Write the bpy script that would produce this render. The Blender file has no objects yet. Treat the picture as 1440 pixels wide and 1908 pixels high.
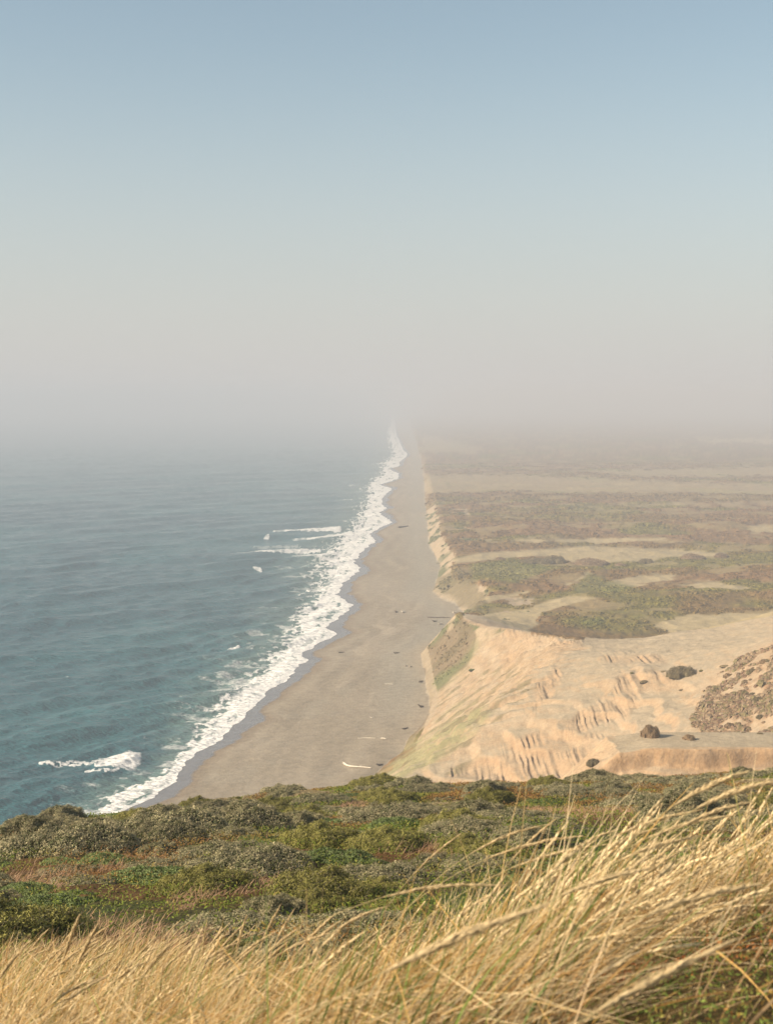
import bpy, math, random
import numpy as np
R = math.radians
scene = bpy.context.scene
C = scene.collection
rng = np.random.default_rng(7)

# ------------------------------------------------------------------ camera
H = 120.0                      # eye height above the sea
FPX, CU, CV = 2650.0, 720.0, 954.0
PITCH = R(4.52)
cam_d = bpy.data.cameras.new('camera'); cam = bpy.data.objects.new('camera', cam_d); C.objects.link(cam)
cam.location = (0, 0, H); cam.rotation_euler = (R(90) - PITCH, 0, 0)
cam_d.sensor_fit = 'VERTICAL'; cam_d.sensor_height = 36; cam_d.lens = FPX / 1908 * 36
cam_d.clip_start = .2; cam_d.clip_end = 80000
cam_d.dof.use_dof = True; cam_d.dof.focus_distance = 60; cam_d.dof.aperture_fstop = 6.8
scene.camera = cam

# ------------------------------------------------------------------ light
SUN_EL, SUN_AZ = R(28), R(-106)           # azimuth from +y towards +x
scene.view_settings.view_transform = 'Standard'; scene.view_settings.look = 'None'
scene.view_settings.exposure = 0.82; scene.view_settings.gamma = 1
w = bpy.data.worlds.new('World'); scene.world = w; w.use_nodes = True
nt = w.node_tree; nt.nodes.clear()
sky = nt.nodes.new('ShaderNodeTexSky'); sky.sky_type = 'NISHITA'; sky.sun_disc = False
sky.sun_elevation = SUN_EL; sky.sun_rotation = SUN_AZ
sky.air_density = 1.0; sky.dust_density = 1.4; sky.ozone_density = 1.0; sky.altitude = 100
tc_ = nt.nodes.new('ShaderNodeTexCoord'); sx_ = nt.nodes.new('ShaderNodeSeparateXYZ'); nt.links.new(tc_.outputs['Generated'], sx_.inputs[0])
rp = nt.nodes.new('ShaderNodeMapRange'); rp.interpolation_type = 'SMOOTHSTEP'; rp.inputs[1].default_value = -.06; rp.inputs[2].default_value = .27; rp.inputs[3].default_value = 1; rp.inputs[4].default_value = 0
nt.links.new(sx_.outputs['Z'], rp.inputs[0])
tint = nt.nodes.new('ShaderNodeVectorMath'); tint.operation = 'MULTIPLY'; tint.inputs[1].default_value = (.98, 1.06, 1.0)
band = nt.nodes.new('ShaderNodeMix'); band.data_type = 'RGBA'; band.inputs[7].default_value = (4.58, 4.45, 4.36, 1)     # the paler air low over the sea
hs = nt.nodes.new('ShaderNodeHueSaturation'); hs.inputs['Saturation'].default_value = .72
bg = nt.nodes.new('ShaderNodeBackground'); bg.inputs['Strength'].default_value = .079
wo = nt.nodes.new('ShaderNodeOutputWorld')
nt.links.new(sky.outputs[0], hs.inputs['Color']); nt.links.new(hs.outputs[0], tint.inputs[0]); nt.links.new(rp.outputs[0], band.inputs[0]); nt.links.new(tint.outputs[0], band.inputs[6]); nt.links.new(band.outputs[2], bg.inputs[0]); nt.links.new(bg.outputs[0], wo.inputs[0])
sd = bpy.data.lights.new('sun', 'SUN'); so = bpy.data.objects.new('sun', sd); C.objects.link(so)
sd.energy = 5.0; sd.angle = R(.6); sd.color = (1, .84, .64)
so.rotation_euler = (R(90) - SUN_EL, 0, math.pi - SUN_AZ)
scene.cycles.use_denoising = True
scene.cycles.max_bounces = 6; scene.cycles.diffuse_bounces = 2; scene.cycles.glossy_bounces = 2
scene.cycles.transmission_bounces = 3; scene.cycles.volume_bounces = 2; scene.cycles.transparent_max_bounces = 4
scene.cycles.caustics_reflective = False; scene.cycles.caustics_refractive = False

# ------------------------------------------------------------------ maths
SP, CP = math.sin(PITCH), math.cos(PITCH)
def ray(u, v):
    t = (CV - v) / FPX; s = (u - CU) / FPX
    return s, CP + t * SP, -SP + t * CP
def unproj(u, v, z):
    dx, dy, dz = ray(u, v); k = (z - H) / dz
    return dx * k, dy * k
def proj(x, y, z):
    zr = z - H; d = y * CP - zr * SP; up = y * SP + zr * CP
    return CU + FPX * x / d, CV - FPX * up / d
def hsh(ix, iy, seed):
    h = (ix.astype(np.int64) * 374761393 + iy.astype(np.int64) * 668265263 + seed * 974711) & 0x7fffffff
    h = ((h ^ (h >> 13)) * 1274126177) & 0x7fffffff
    h = ((h ^ (h >> 16)) * 668265263) & 0x7fffffff
    return ((h >> 7) & 0xffff) / 65535.0
def vn(x, y, seed=0):
    x = np.asarray(x, float); y = np.asarray(y, float)
    ix = np.floor(x); iy = np.floor(y); fx = x - ix; fy = y - iy
    fx = fx * fx * (3 - 2 * fx); fy = fy * fy * (3 - 2 * fy)
    a = hsh(ix, iy, seed); b = hsh(ix + 1, iy, seed); c = hsh(ix, iy + 1, seed); d = hsh(ix + 1, iy + 1, seed)
    return (a + (b - a) * fx) * (1 - fy) + (c + (d - c) * fx) * fy
def fbm(x, y, seed=0, o=4, g=.5):
    s = 0; a = 1; t = 0
    for i in range(o):
        s = s + a * vn(x * 2 ** i + 17.3 * i, y * 2 ** i - 9.1 * i, seed + i); t += a; a *= g
    return s / t
def ridg(x, y, seed=0, o=3):
    s = 0; a = 1; t = 0
    for i in range(o):
        n = 1 - abs(2 * vn(x * 2 ** i + 5.3 * i, y * 2 ** i, seed + i) - 1); s = s + a * n; t += a; a *= .5
    return s / t
def ss(a, b, x):
    t = np.clip((x - a) / (b - a), 0, 1); return t * t * (3 - 2 * t)
def lerp(a, b, t): return a + (b - a) * t
class TPS:
    def __init__(s, pts, lam=.02, sc=100.):
        P = np.array(pts, float); s.c = P[:, :2] / sc; s.sc = sc; n = len(P)
        r2 = ((s.c[:, None] - s.c[None]) ** 2).sum(-1)
        K = .5 * r2 * np.log(r2 + 1e-9) + lam * np.eye(n); Q = np.c_[np.ones(n), s.c]
        A = np.zeros((n + 3, n + 3)); A[:n, :n] = K; A[:n, n:] = Q; A[n:, :n] = Q.T
        s.w = np.linalg.solve(A, np.r_[P[:, 2], 0, 0, 0])
    def __call__(s, x, y):
        x = np.asarray(x, float) / s.sc; y = np.asarray(y, float) / s.sc
        z = s.w[-3] + s.w[-2] * x + s.w[-1] * y
        for i in range(len(s.c)):
            r2 = (x - s.c[i, 0]) ** 2 + (y - s.c[i, 1]) ** 2
            z = z + s.w[i] * .5 * r2 * np.log(r2 + 1e-9)
        return z
def poly_sd(u, v, poly, sy=1.):
    """signed distance (positive inside) to a polygon"""
    P = np.array(poly, float); d = np.full(np.shape(u), 1e18); ins = np.zeros(np.shape(u), bool)
    for (x0, y0), (x1, y1) in zip(P, np.roll(P, -1, 0)):
        ex, ey = x1 - x0, (y1 - y0) * sy; px, py = u - x0, (v - y0) * sy
        t = np.clip((px * ex + py * ey) / (ex * ex + ey * ey + 1e-9), 0, 1)
        d = np.minimum(d, (px - t * ex) ** 2 + (py - t * ey) ** 2)
        ins ^= ((y0 > v) != (y1 > v)) & (u < (x1 - x0) * (v - y0) / (y1 - y0 + 1e-12) + x0)
    d = np.sqrt(d); return np.where(ins, d, -d)

# ------------------------------------------------------------------ object helpers
def mesh_np(name, V, F, mat, col=None, attrs=None, smooth=False, parent=None, link=True, fac=None):
    """V (n,3); F (m,3 or 4); col per-vertex colour (n,3)"""
    me = bpy.data.meshes.new(name); k = F.shape[1]
    me.vertices.add(len(V)); me.vertices.foreach_set('co', np.ascontiguousarray(V, np.float32).ravel())
    me.loops.add(F.size); me.loops.foreach_set('vertex_index', np.ascontiguousarray(F, np.int32).ravel())
    me.polygons.add(len(F)); me.polygons.foreach_set('loop_start', np.arange(0, F.size, k, dtype=np.int32))
    me.polygons.foreach_set('loop_total', np.full(len(F), k, np.int32))
    me.polygons.foreach_set('use_smooth', np.full(len(F), smooth, bool))
    me.update(calc_edges=True)
    if col is not None:
        a = me.attributes.new('Col', 'FLOAT_COLOR', 'POINT')
        a.data.foreach_set('color', np.c_[col, np.ones(len(col))].astype(np.float32).ravel())
    for n_, d_ in (attrs or {}).items():
        a = me.attributes.new(n_, 'FLOAT', 'POINT'); a.data.foreach_set('value', np.asarray(d_, np.float32).ravel())
    me.materials.append(mat)
    o = bpy.data.objects.new(name, me)
    if link: C.objects.link(o)
    if parent: o.parent = parent
    return o
def tag(o, label=None, cat=None, group=None, kind=None):
    if label: o['label'] = label
    if cat: o['category'] = cat
    if group: o['group'] = group
    if kind: o['kind'] = kind
    return o
def gridF(nr, nc):
    i = np.arange(nr * nc).reshape(nr, nc)
    return np.stack([i[:-1, :-1], i[:-1, 1:], i[1:, 1:], i[1:, :-1]], -1).reshape(-1, 4)
def material(name, rough=.8, spec=.2, trans=0., nscale=None, namt=.3, bump=None, objvar=0., subs=None):
    """base colour comes from the mesh's own Col attribute, broken up by procedural noise"""
    m = bpy.data.materials.new(name); m.use_nodes = True; t = m.node_tree; N = t.nodes; L = t.links
    b = N['Principled BSDF']; b.inputs['Roughness'].default_value = rough; b.inputs['Specular IOR Level'].default_value = spec
    a = N.new('ShaderNodeAttribute'); a.attribute_name = 'Col'; out = a.outputs['Color']
    tc = N.new('ShaderNodeTexCoord')
    if nscale:
        for k, sc in enumerate(nscale):
            n = N.new('ShaderNodeTexNoise'); n.inputs['Scale'].default_value = sc; n.inputs['Detail'].default_value = 5
            n.inputs['Roughness'].default_value = .65
            L.new(tc.outputs['Object'], n.inputs['Vector'])
            mr = N.new('ShaderNodeMapRange'); mr.inputs[1].default_value = .25; mr.inputs[2].default_value = .75
            mr.inputs[3].default_value = 1 - namt; mr.inputs[4].default_value = 1 + namt; L.new(n.outputs[0], mr.inputs[0])
            mx = N.new('ShaderNodeVectorMath'); mx.operation = 'SCALE'; L.new(out, mx.inputs[0]); L.new(mr.outputs[0], mx.inputs['Scale'])
            out = mx.outputs[0]
    if objvar:
        oi = N.new('ShaderNodeObjectInfo'); mr = N.new('ShaderNodeMapRange')
        mr.inputs[3].default_value = 1 - objvar; mr.inputs[4].default_value = 1 + objvar; L.new(oi.outputs['Random'], mr.inputs[0])
        mx = N.new('ShaderNodeVectorMath'); mx.operation = 'SCALE'; L.new(out, mx.inputs[0]); L.new(mr.outputs[0], mx.inputs['Scale'])
        out = mx.outputs[0]
    L.new(out, b.inputs['Base Color'])
    if bump:
        prev = None
        for sc, dist in bump:
            n = N.new('ShaderNodeTexNoise'); n.inputs['Scale'].default_value = sc; n.inputs['Detail'].default_value = 6
            L.new(tc.outputs['Object'], n.inputs['Vector'])
            bp = N.new('ShaderNodeBump'); bp.inputs['Strength'].default_value = 1; bp.inputs['Distance'].default_value = dist
            L.new(n.outputs[0], bp.inputs['Height'])
            if prev: L.new(prev, bp.inputs['Normal'])
            prev = bp.outputs[0]
        L.new(prev, b.inputs['Normal'])
    if trans:
        tr = N.new('ShaderNodeBsdfTranslucent'); L.new(out, tr.inputs[0])
        mix = N.new('ShaderNodeMixShader'); mix.inputs[0].default_value = trans
        L.new(b.outputs[0], mix.inputs[1]); L.new(tr.outputs[0], mix.inputs[2])
        L.new(mix.outputs[0], N['Material Output'].inputs[0])
    return m

# ------------------------------------------------------------------ coast line tables (pixel traces laid down on the real ground)
def table(px, z):
    a = np.array([(lambda p: (p[1], p[0]))(unproj(u, v, z)) for u, v in px]); return a[np.argsort(a[:, 0])]
swash_px = [(150,1560),(215,1520),(262,1498),(280,1488),(318,1462),(338,1444),(345,1428),(348,1415),(375,1400),(401,1383),(420,1367),(430,1352),(451,1338),(470,1320),(496,1293),
 (512,1281),(533,1267),(550,1248),(573,1230),(565,1219),(585,1203),(628,1182),(612,1174),(607,1169),(640,1145),(657,1127),(640,1116),(628,1108),(640,1085),(660,1072),(671,1061),(660,1045),
 (680,1022),(702,1008),(694,1001),(688,995),(715,980),(733,972),(715,963),(707,955),(720,948),(712,938),(711,929),(722,918),(731,910),(716,906),(706,903),(728,897),(742,891),(744,882),(730,877),
 (724,873),(744,869),(744,862),(762,847),(750,839),(746,825),(739,811),(737,799),(736,785),(734,768),(733,756)]
toe_px = [(640,1520),(690,1455),(725,1421),(750,1400),(762,1375),(773,1365),(791,1344),(800,1325),(800,1296),(795,1284),(793,1261),(787,1234),(783,1217),(800,1205),(820,1190),
 (835,1176),(856,1151),(862,1140),(848,1124),(818,1113),(806,1101),(814,1080),(820,1055),(800,1015),(795,970),(792,930),(790,900),(785,860),(775,820),(762,785),(745,756)]
outer_px = [(60,1600),(160,1530),(205,1500),(240,1470),(300,1440),(350,1395),(395,1340),(440,1290),(490,1245),(535,1200),(560,1170),(590,1120),(600,1085),(605,1050),(620,1025),(650,1000),
 (672,975),(680,945),(688,925),(690,905),(712,885),(715,868),(735,848),(728,825),(725,800),(730,770),(732,756)]
SW, TOE, OUT = table(swash_px, 0), table(toe_px, 4), table(outer_px, 0)
SWY = np.r_[np.arange(300, 2600, 2.), np.geomspace(2601, 50000, 60)]
SWX = np.interp(SWY, SW[:, 0], SW[:, 1])
_k = np.hanning(7); _k /= _k.sum(); SWX[3:1147] = np.convolve(SWX, _k, 'same')[3:1147]
SWX = SWX + (fbm(SWY / 9, SWY * 0 + 3, 901, 3) - .5) * 4.5 + (fbm(SWY / 2.6, SWY * 0 + 7, 902, 2) - .5) * 1.4
def xs(y): return np.interp(y, SWY, SWX)
def xt(y): return np.interp(y, TOE[:, 0], TOE[:, 1])
def xo(y): return np.interp(y, OUT[:, 0], OUT[:, 1])

# ------------------------------------------------------------------ ground height
ctl = []
def P(u, v, z): ctl.append((*unproj(u, v, z), z))
for a in [(865,1143,21),(895,1149,22),(1000,1181,25),(1080,1191,29),(1200,1188,36),(1320,1170,42),(1440,1142,46),(1600,1125,50),
          (1000,1230,35),(1100,1240,37),(1100,1300,33),(1000,1320,30),(1100,1350,29),(1000,1370,26),(1100,1390,26),(1100,1430,22),(1000,1430,20),(900,1440,16),
          (1200,1250,40),(1300,1230,43),(1300,1300,38),(1200,1320,35),(1250,1350,36),(1290,1372,36),(1200,1372,34),
          (1440,1212,52),(1440,1300,46),(1440,1370,42),(1380,1245,47),(1320,1290,41),(1380,1370,39),(1400,1180,46),(1600,1200,60),(1600,1300,55)]: P(*a)
for u, v, z in [(895,1149,15),(1000,1181,16),(1080,1191,17),(1200,1188,17),(1320,1170,18),(1440,1142,20),(1600,1125,22)]:
    x, y = unproj(u, v, {895:22,1000:25,1080:29,1200:36,1320:42,1440:46,1600:50}[u]); k = (y + 50) / y; ctl.append((x * k, y + 50, z))
for a in [(900,1120,14),(1100,1150,16),(1300,1130,18),(1440,1100,19),(900,1080,14),(885,1092,16),(1100,1090,15),(1300,1080,17),(1440,1050,17),(870,1035,13),(1000,1040,12),(1200,1035,12),
          (1350,1035,12),(1440,1000,15),(825,978,13),(1000,980,15),(1200,950,14),(1400,950,14),(1000,900,10),(1300,880,10),(1000,840,8),(1400,840,8),(1800,1000,16),(1800,1100,25),(1800,850,10)]: P(*a)
for x in (-50, 30, 110, 200): ctl.append((x, 300, 28 + .1 * max(x, 0))); ctl.append((x, 200, 45 + .05 * x))
far = [(x, y, 7) for x in (200, 900, 2500) for y in (5000, 9000)]
base_t = TPS(ctl + far, lam=.01)
FLUTE = [[(820,1450),(890,1410),(1000,1396),(1120,1388),(1150,1388),(1100,1445),(1000,1460)], [(930,1392),(1000,1372),(1110,1366),(1140,1374),(1100,1384),(950,1398)],
 [(1035,1372),(1080,1328),(1150,1300),(1188,1302),(1172,1335),(1090,1366)], [(985,1322),(1008,1275),(1035,1245),(1044,1250),(1024,1290),(1000,1325)], [(1145,1262),(1175,1250),(1240,1256),(1245,1270),(1200,1282),(1180,1300),(1150,1285)],
 [(1120,1224),(1220,1218),(1240,1232),(1140,1232)], [(860,1150),(1000,1184),(1085,1194),(1080,1206),(1000,1202),(900,1172),(868,1162)], [(930,1240),(950,1212),(962,1215),(945,1245)]]
def smin(a, b, k):
    h = np.clip(.5 + .5 * (b - a) / k, 0, 1); return lerp(b, a, h) - k * h * (1 - h)
KS = np.array([[0, .62], [520, .62], [560, .75], [600, 1.0], [640, 1.2], [700, .9], [800, .7], [1000, .9], [1400, .8], [3000, .4], [50000, .3]])
def ground_z(x, y, fine=True):
    x = np.asarray(x, float); y = np.asarray(y, float)
    s, t = xs(y), xt(y)
    wob = (fbm(y / 9, x / 40, 31, 3) - .5) * 6 * ss(300, 500, y)
    t2 = t + wob * .7
    beach = np.where(x < s, np.maximum((x - s) * .12, -8), np.minimum(4.0 * (x - s) / np.maximum(t - s, 1), 9))
    beach = beach + (fbm(x / 18, y / 40, 5, 3) - .5) * .5 * ss(s, s + 25, x)
    yy = np.minimum(y, 4000)
    top = base_t(np.minimum(x, 2200), yy)
    top = lerp(top, 8, ss(2200, 3800, y)) + ss(7000, 26000, y) * ss(400, 5000, x) * 130 * fbm(x / 3000, y / 3000, 77, 3)
    k = np.interp(y, KS[:, 0], KS[:, 1])
    d = x - t2
    if fine:
        gul = ridg(y / 4.5 + d / 30, d / 30, 41, 3)
        k = k * (1 + .25 * (gul - .6))
    face = 4 + np.maximum(d, 0) * k
    if fine:
        bl = ss(0, 12, d) * ss(-6, 8, top - face + 6)
        face = face - (1 - gul) ** 2 * 3.2 * ss(0, 14, d)
    z = smin(face, top, 2.5)
    near = ss(560, 500, y) * ss(8, 16, z) * ss(6, 16, d)
    if fine:
        # dunes and hummocks of the coastal plain
        pl = ss(560, 640, y) * ss(12, 30, d)
        am = np.clip(y / 900, .6, 2.5)
        z = z + pl * ((fbm(x / 55, y / 35, 51, 4) - .5) * 7 * am * ss(2600, 900, y) + (ridg(x / 14, y / 9, 55, 3) - .5) * 1.6)
        # eroded terraces with fluted risers, falling towards the headland
        msk = near * ss(445, 405, y) * ss(100, 75, x)
        ph = z + (fbm(x / 22, y / 14, 61, 3) - .5) * 7
        st = 4.0; fr = ph / st - np.floor(ph / st)
        ter = (ss(.55, .82, fr) - fr) * st
        z = z + msk * ter * .45 * ss(.3, .6, fbm(x / 25, y / 12, 76, 2))
        uu, vv = proj(x, y, z); em = (fbm(x / 6, y / 6, 66, 3) - .5) * 34
        fm = 0
        for pl_ in FLUTE: fm = np.maximum(fm, ss(-7, 7, poly_sd(uu, vv, pl_) + em))
        fm = fm * (y < 560) * (d > 4)
        fl = ridg(x / 1.45 + fbm(x / 7, y / 7, 63) * 1.0 + z * .12, z / 9 + y / 70, 64, 2)
        z = z + fm * ((1 - (1 - fl) ** 1.3 * 2.0) * .55 - .3)
        # diagonal rills on the middle slope
        m2 = near * ss(380, 430, y) * ss(120, 70, x)
        z = z - m2 * (1 - ridg(y / 6 - x / 16, x / 40, 71, 3)) ** 2 * 2.0 * ss(.35, .6, fbm(x / 20, y / 20, 75, 2))
        z = z + near * ((fbm(x / 14, y / 14, 73, 4) - .5) * 1.6 + (ridg(x / 5, y / 5, 74, 3) - .5) * .5)
        # gully cut between the sand slope and scrub hill
        # rim scarp
        pass
    # ledge spur in front, flat top with a cut face
    wv = (fbm(x / 11, y / 30, 81, 3) - .5) * 3
    fr_e = 249 + wv - (x - 55) * .03
    drop = np.maximum(fr_e - y, 0)
    spur = 58 - .0 * x
    spur = spur - np.minimum(drop * 6, 3.1 + (fbm(x / 5, y / 5, 82) - .5) * .8) - np.maximum(drop - .6, 0) * .55
    spur = spur - np.maximum(y - 262, 0) * .9
    lx = 41 + (fbm(y / 4, x / 9, 83) - .5) * 4
    spur = spur - np.maximum(lx - x, 0) * .85 - ss(8, 0, x - lx) * .8
    z = np.maximum(z, spur)
    land = np.where(d > 0, np.maximum(z, np.minimum(beach, 5)), beach)
    return land

# ------------------------------------------------------------------ the near headland (heath slope + grassy brow)
hc = []
def Q(u, r, z): x = (u - CU) / FPX * r; hc.append((x, r, z))
for r, zl, zr in [(0, -1.55, -1.45), (2, -1.6, -1.35), (4, -2.2, -1.62), (5.2, -2.65, -1.98), (6.5, -3.15, -2.4), (8, -3.7, -3.15), (10, -4.4, -4.1), (13, -5.45, -5.2), (20, -7.6, -7.2), (30, -9.9, -9.4), (45, -14.2, -13.1), (62, -19.2, -17.4)]:
    Q(0, r, zl); Q(1440, r, zr); Q(720, r, .5 * (zl + zr) - .12 * (4 < r < 12)); Q(-900, r, zl - .05 * r); Q(2300, r, zr + .03 * r)
def sk(u, v, r): Q(u, r, -math.tan(math.atan((v - 954) / FPX) + PITCH) * r)
for u, v in [(-900, 1590), (0, 1556), (200, 1544), (300, 1532), (420, 1510), (560, 1490), (700, 1468), (860, 1468), (1000, 1470), (1150, 1464), (1290, 1468), (1440, 1462), (2300, 1445)]:
    sk(u, v, 80)
for u in (-900, 0, 360, 720, 1080, 1440, 2300): Q(u, 95, -30); Q(u, 120, -50); Q(u, 160, -78 if u < 800 else -72)
head_t = TPS(hc, lam=.00005, sc=20.)
def head_z(x, y, fine=True):
    z = head_t(x, y)
    z = np.where(y > 165, z - (y - 165) * 1.0, z)
    if fine:
        r = np.hypot(x, y)
        z = z + (fbm(x / 3.2, y / 3.2, 11, 3) - .5) * .5 * ss(12, 20, r) + (fbm(x / .5, y / .5, 13, 3) - .5) * .12 + (fbm(x / 14, y / 9, 14, 2) - .5) * 1.3 * ss(18, 35, r)
    return z + H
def hit_head(u, v):
    dx, dy, dz = ray(u, v); k = np.linspace(2, 130, 1600)
    g = head_z(dx * k, dy * k); i = np.argmax(H + dz * k < g)
    return (dx * k[i], dy * k[i], float(g[i])) if i else None
def hit_ground(u, v):
    dx, dy, dz = ray(u, v); k = np.linspace(200, 2600, 4500)
    g = ground_z(dx * k, dy * k); i = np.argmax(H + dz * k < g)
    return (dx * k[i], dy * k[i], float(g[i])) if i else None

# ================================================================== GROUND SHEETS
def az_cols():
    return np.tan(np.r_[np.linspace(R(-34), R(-16), 60, endpoint=False), np.linspace(R(-16), R(16), 960), np.linspace(R(16), R(34), 61)[1:]])
ta = az_cols()
yr = np.r_[1 / np.linspace(1 / 190., 1 / 2600., 1150), np.geomspace(2650, 42000, 70)]
X = (yr[:, None] * ta[None]); Y = np.repeat(yr[:, None], len(ta), 1)
Z = ground_z(X, Y)
U_, V_ = proj(X, Y, Z)
S_, T_ = xs(Y), xt(Y)
d_toe = X - T_
dy = np.gradient(Z, axis=0) / np.gradient(Y, axis=0); dx = np.gradient(Z, axis=1) / np.gradient(X, axis=1)
slope = np.hypot(dx, dy)
def colr(*c): return np.array(c, float)[None, None]
def mixc(a, b, t): return a + (b - a) * t[..., None]
n1 = fbm(X / 3, Y / 6, 101, 4); n2 = fbm(X / 30, Y / 60, 102, 4); n3 = fbm(X / 120, Y / 90, 103, 4)
# beach sand
bs = mixc(colr(.25, .205, .145) * np.ones(X.shape + (1,)), colr(.285, .235, .17), ss(.35, .7, n2))
trk = fbm((X - S_) / 5, Y / 45, 107, 4)
bs = mixc(bs, colr(.33, .27, .195), ss(.58, .72, trk) * .6 * ss(8, 25, X - S_))
bs = mixc(bs, colr(.27, .23, .17), ss(.55, .75, fbm(X / 9, Y / 22, 104, 4)) * .6)
bs = bs * (1 + .10 * np.sin((X - S_) / 2.3 + 5 * fbm(Y / 30, X / 30, 108, 3)) * ss(.45, .6, fbm(X / 20, Y / 60, 109, 2)))[..., None]
bs = mixc(bs, colr(.27, .24, .185), ss(28, 8, -d_toe) * .8 * ss(480, 560, Y))
wet_w = 3 + 5 * fbm(Y / 25, X * 0, 105, 3) + 2.5 * np.maximum(0, np.sin(Y / 19))
wet = ss(1, -.6, (X - S_) - wet_w) * (X > S_ - 30)
damp = ss(2.2, 1, (X - S_) / np.maximum(wet_w, .1))
bs = mixc(bs, colr(.22, .165, .11), damp * .75)
bs = mixc(bs, colr(.15, .135, .125), wet)
nn = (fbm(X / 10, Y / 18, 115, 4) - .5)
def M(poly, soft=4., amp=14., sy=2.2): return ss(-soft, soft, poly_sd(U_, V_, poly, sy) + nn * amp)
# bluff sand
sand = mixc(colr(.365, .275, .18) * np.ones(X.shape + (1,)), colr(.345, .245, .15), ss(.3, .7, fbm(X / 8, Z / 1.6 + X / 60, 110, 4)))
sand = mixc(sand, colr(.365, .295, .20), ss(.6, .2, slope) * .9)
sand = mixc(sand, colr(.33, .215, .125), ss(.8, 1.8, slope) * .6 * ss(500, 440, Y))
flm = np.zeros(X.shape)
for pl_ in FLUTE: flm = np.maximum(flm, M(pl_, 7, 30, 1.))
sand = mixc(sand, colr(.36, .235, .135), np.clip(flm * (Y < 640), 0, 1) * .4)
cut = (Y < 250.5) & (X > 38)
sand = mixc(sand, colr(.46, .29, .155), cut * .7 * ss(.3, .8, fbm(X / 6, Z / .5, 111, 3)))
# plain vegetation
vg = mixc(colr(.14, .088, .038) * np.ones(X.shape + (1,)), colr(.165, .095, .05), ss(.35, .65, n3))
vg = mixc(vg, colr(.125, .105, .032), ss(.55, .72, fbm(X / 70, Y / 60, 112, 4)))
vg = vg * (0.45 + 1.1 * fbm(X / 3.5, Y / 5, 113, 3))[..., None]
vg = mixc(vg, colr(.27, .20, .115), ss(.56, .70, fbm(X / 26, Y / 34, 114, 5)) * .6)
psand = colr(.35, .27, .18) * np.ones(X.shape + (1,))
plain_sand = [
 [(840,1042),(900,1030),(960,1026),(1090,1018),(1180,1020),(1300,1026),(1345,1034),(1330,1038),(1290,1036),(1230,1040),(1210,1048),(1160,1046),(1120,1052),(1075,1050),(1050,1044),(1040,1036),(1000,1036),(900,1044),(850,1050)],
 [(1110,1094),(1150,1078),(1250,1068),(1264,1073),(1240,1084),(1180,1092)],
 [(1260,1090),(1320,1084),(1400,1096),(1390,1099),(1300,1094)],
 [(1045,1092),(1095,1066),(1100,1070),(1075,1088)],
 [(880,1150),(960,1138),(1050,1114),(1115,1112),(1040,1128),(1000,1150),(985,1182),(940,1180),(878,1158)],
 [(895,1112),(980,1104),(960,1112),(900,1120)],
 [(1220,1168),(1260,1150),(1330,1144),(1420,1142),(1450,1130),(1450,1150),(1330,1172),(1250,1178)],
 [(1100,878),(1500,868),(1500,886),(1200,888)], [(1140,939),(1500,934),(1500,940),(1200,944)], [(900,1006),(1100,1005),(1180,1002),(1270,1010),(1150,1008),(1000,1011)],
 [(1380,985),(1450,975),(1450,992),(1400,992)], [(790,886),(900,884),(1500,905),(1500,920),(900,915),(790,920)], [(790,810),(900,836),(880,846),(790,840)], [(1300,819),(1500,815),(1500,825),(1320,824)],
 [(1110,1012),(1150,1004),(1230,1003),(1240,1007),(1160,1010)]]
veg = vg
for i, p in enumerate(plain_sand):
    a = .55 if i in (7, 8, 11, 12) else .95
    veg = mixc(veg, psand, M(p, 5, 26 if i != 0 else 9) * a)
green = [[(880,1050),(960,1040),(1040,1060),(960,1085),(880,1080)], [(1060,1096),(1095,1068),(1180,1095),(1150,1105),(1070,1104)], [(1080,1158),(1120,1150),(1130,1162),(1090,1170)]]
for p in green: veg = mixc(veg, colr(.115, .12, .04), M(p, 8, 20) * .7)
veg = mixc(veg, colr(.16, .125, .06), M([(806,1100),(818,1080),(850,1060),(880,1085),(905,1110),(890,1140),(865,1138),(845,1122)], 4, 10) * 0)
veg = veg * np.array([1.08, 1.10, .92])[None, None]
# which is sand bluff, which is plain
plateau = poly_sd(U_, V_, [(700,1600),(865,1141),(900,1150),(1000,1182),(1085,1192),(1100,1176),(1210,1170),(1320,1172),(1440,1146),(1700,1120),(1700,2200),(600,2200)], 1.5) + nn * 8
nearland = (Y < 600) | ((Y < 670) & (Z > 17.5))
c = np.where(((plateau > 0) & nearland)[..., None], sand, veg)
c = np.where(((Y < 420))[..., None], sand, c)
# far bluff faces: bare pale orange with patches of plants
facem = (d_toe > 0) & (Z < base_t(np.minimum(X, 2200), np.minimum(Y, 4000)) - 1.0) & (d_toe < 40) & (Y < 1480)
fs = mixc(colr(.35, .265, .17) * np.ones(X.shape + (1,)), colr(.12, .12, .055), ss(.5, .6, fbm(X / 12 + 4, Y / 22, 121, 4)) * 1)
c = np.where((facem & (Y > 560))[..., None], fs, c)
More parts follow.
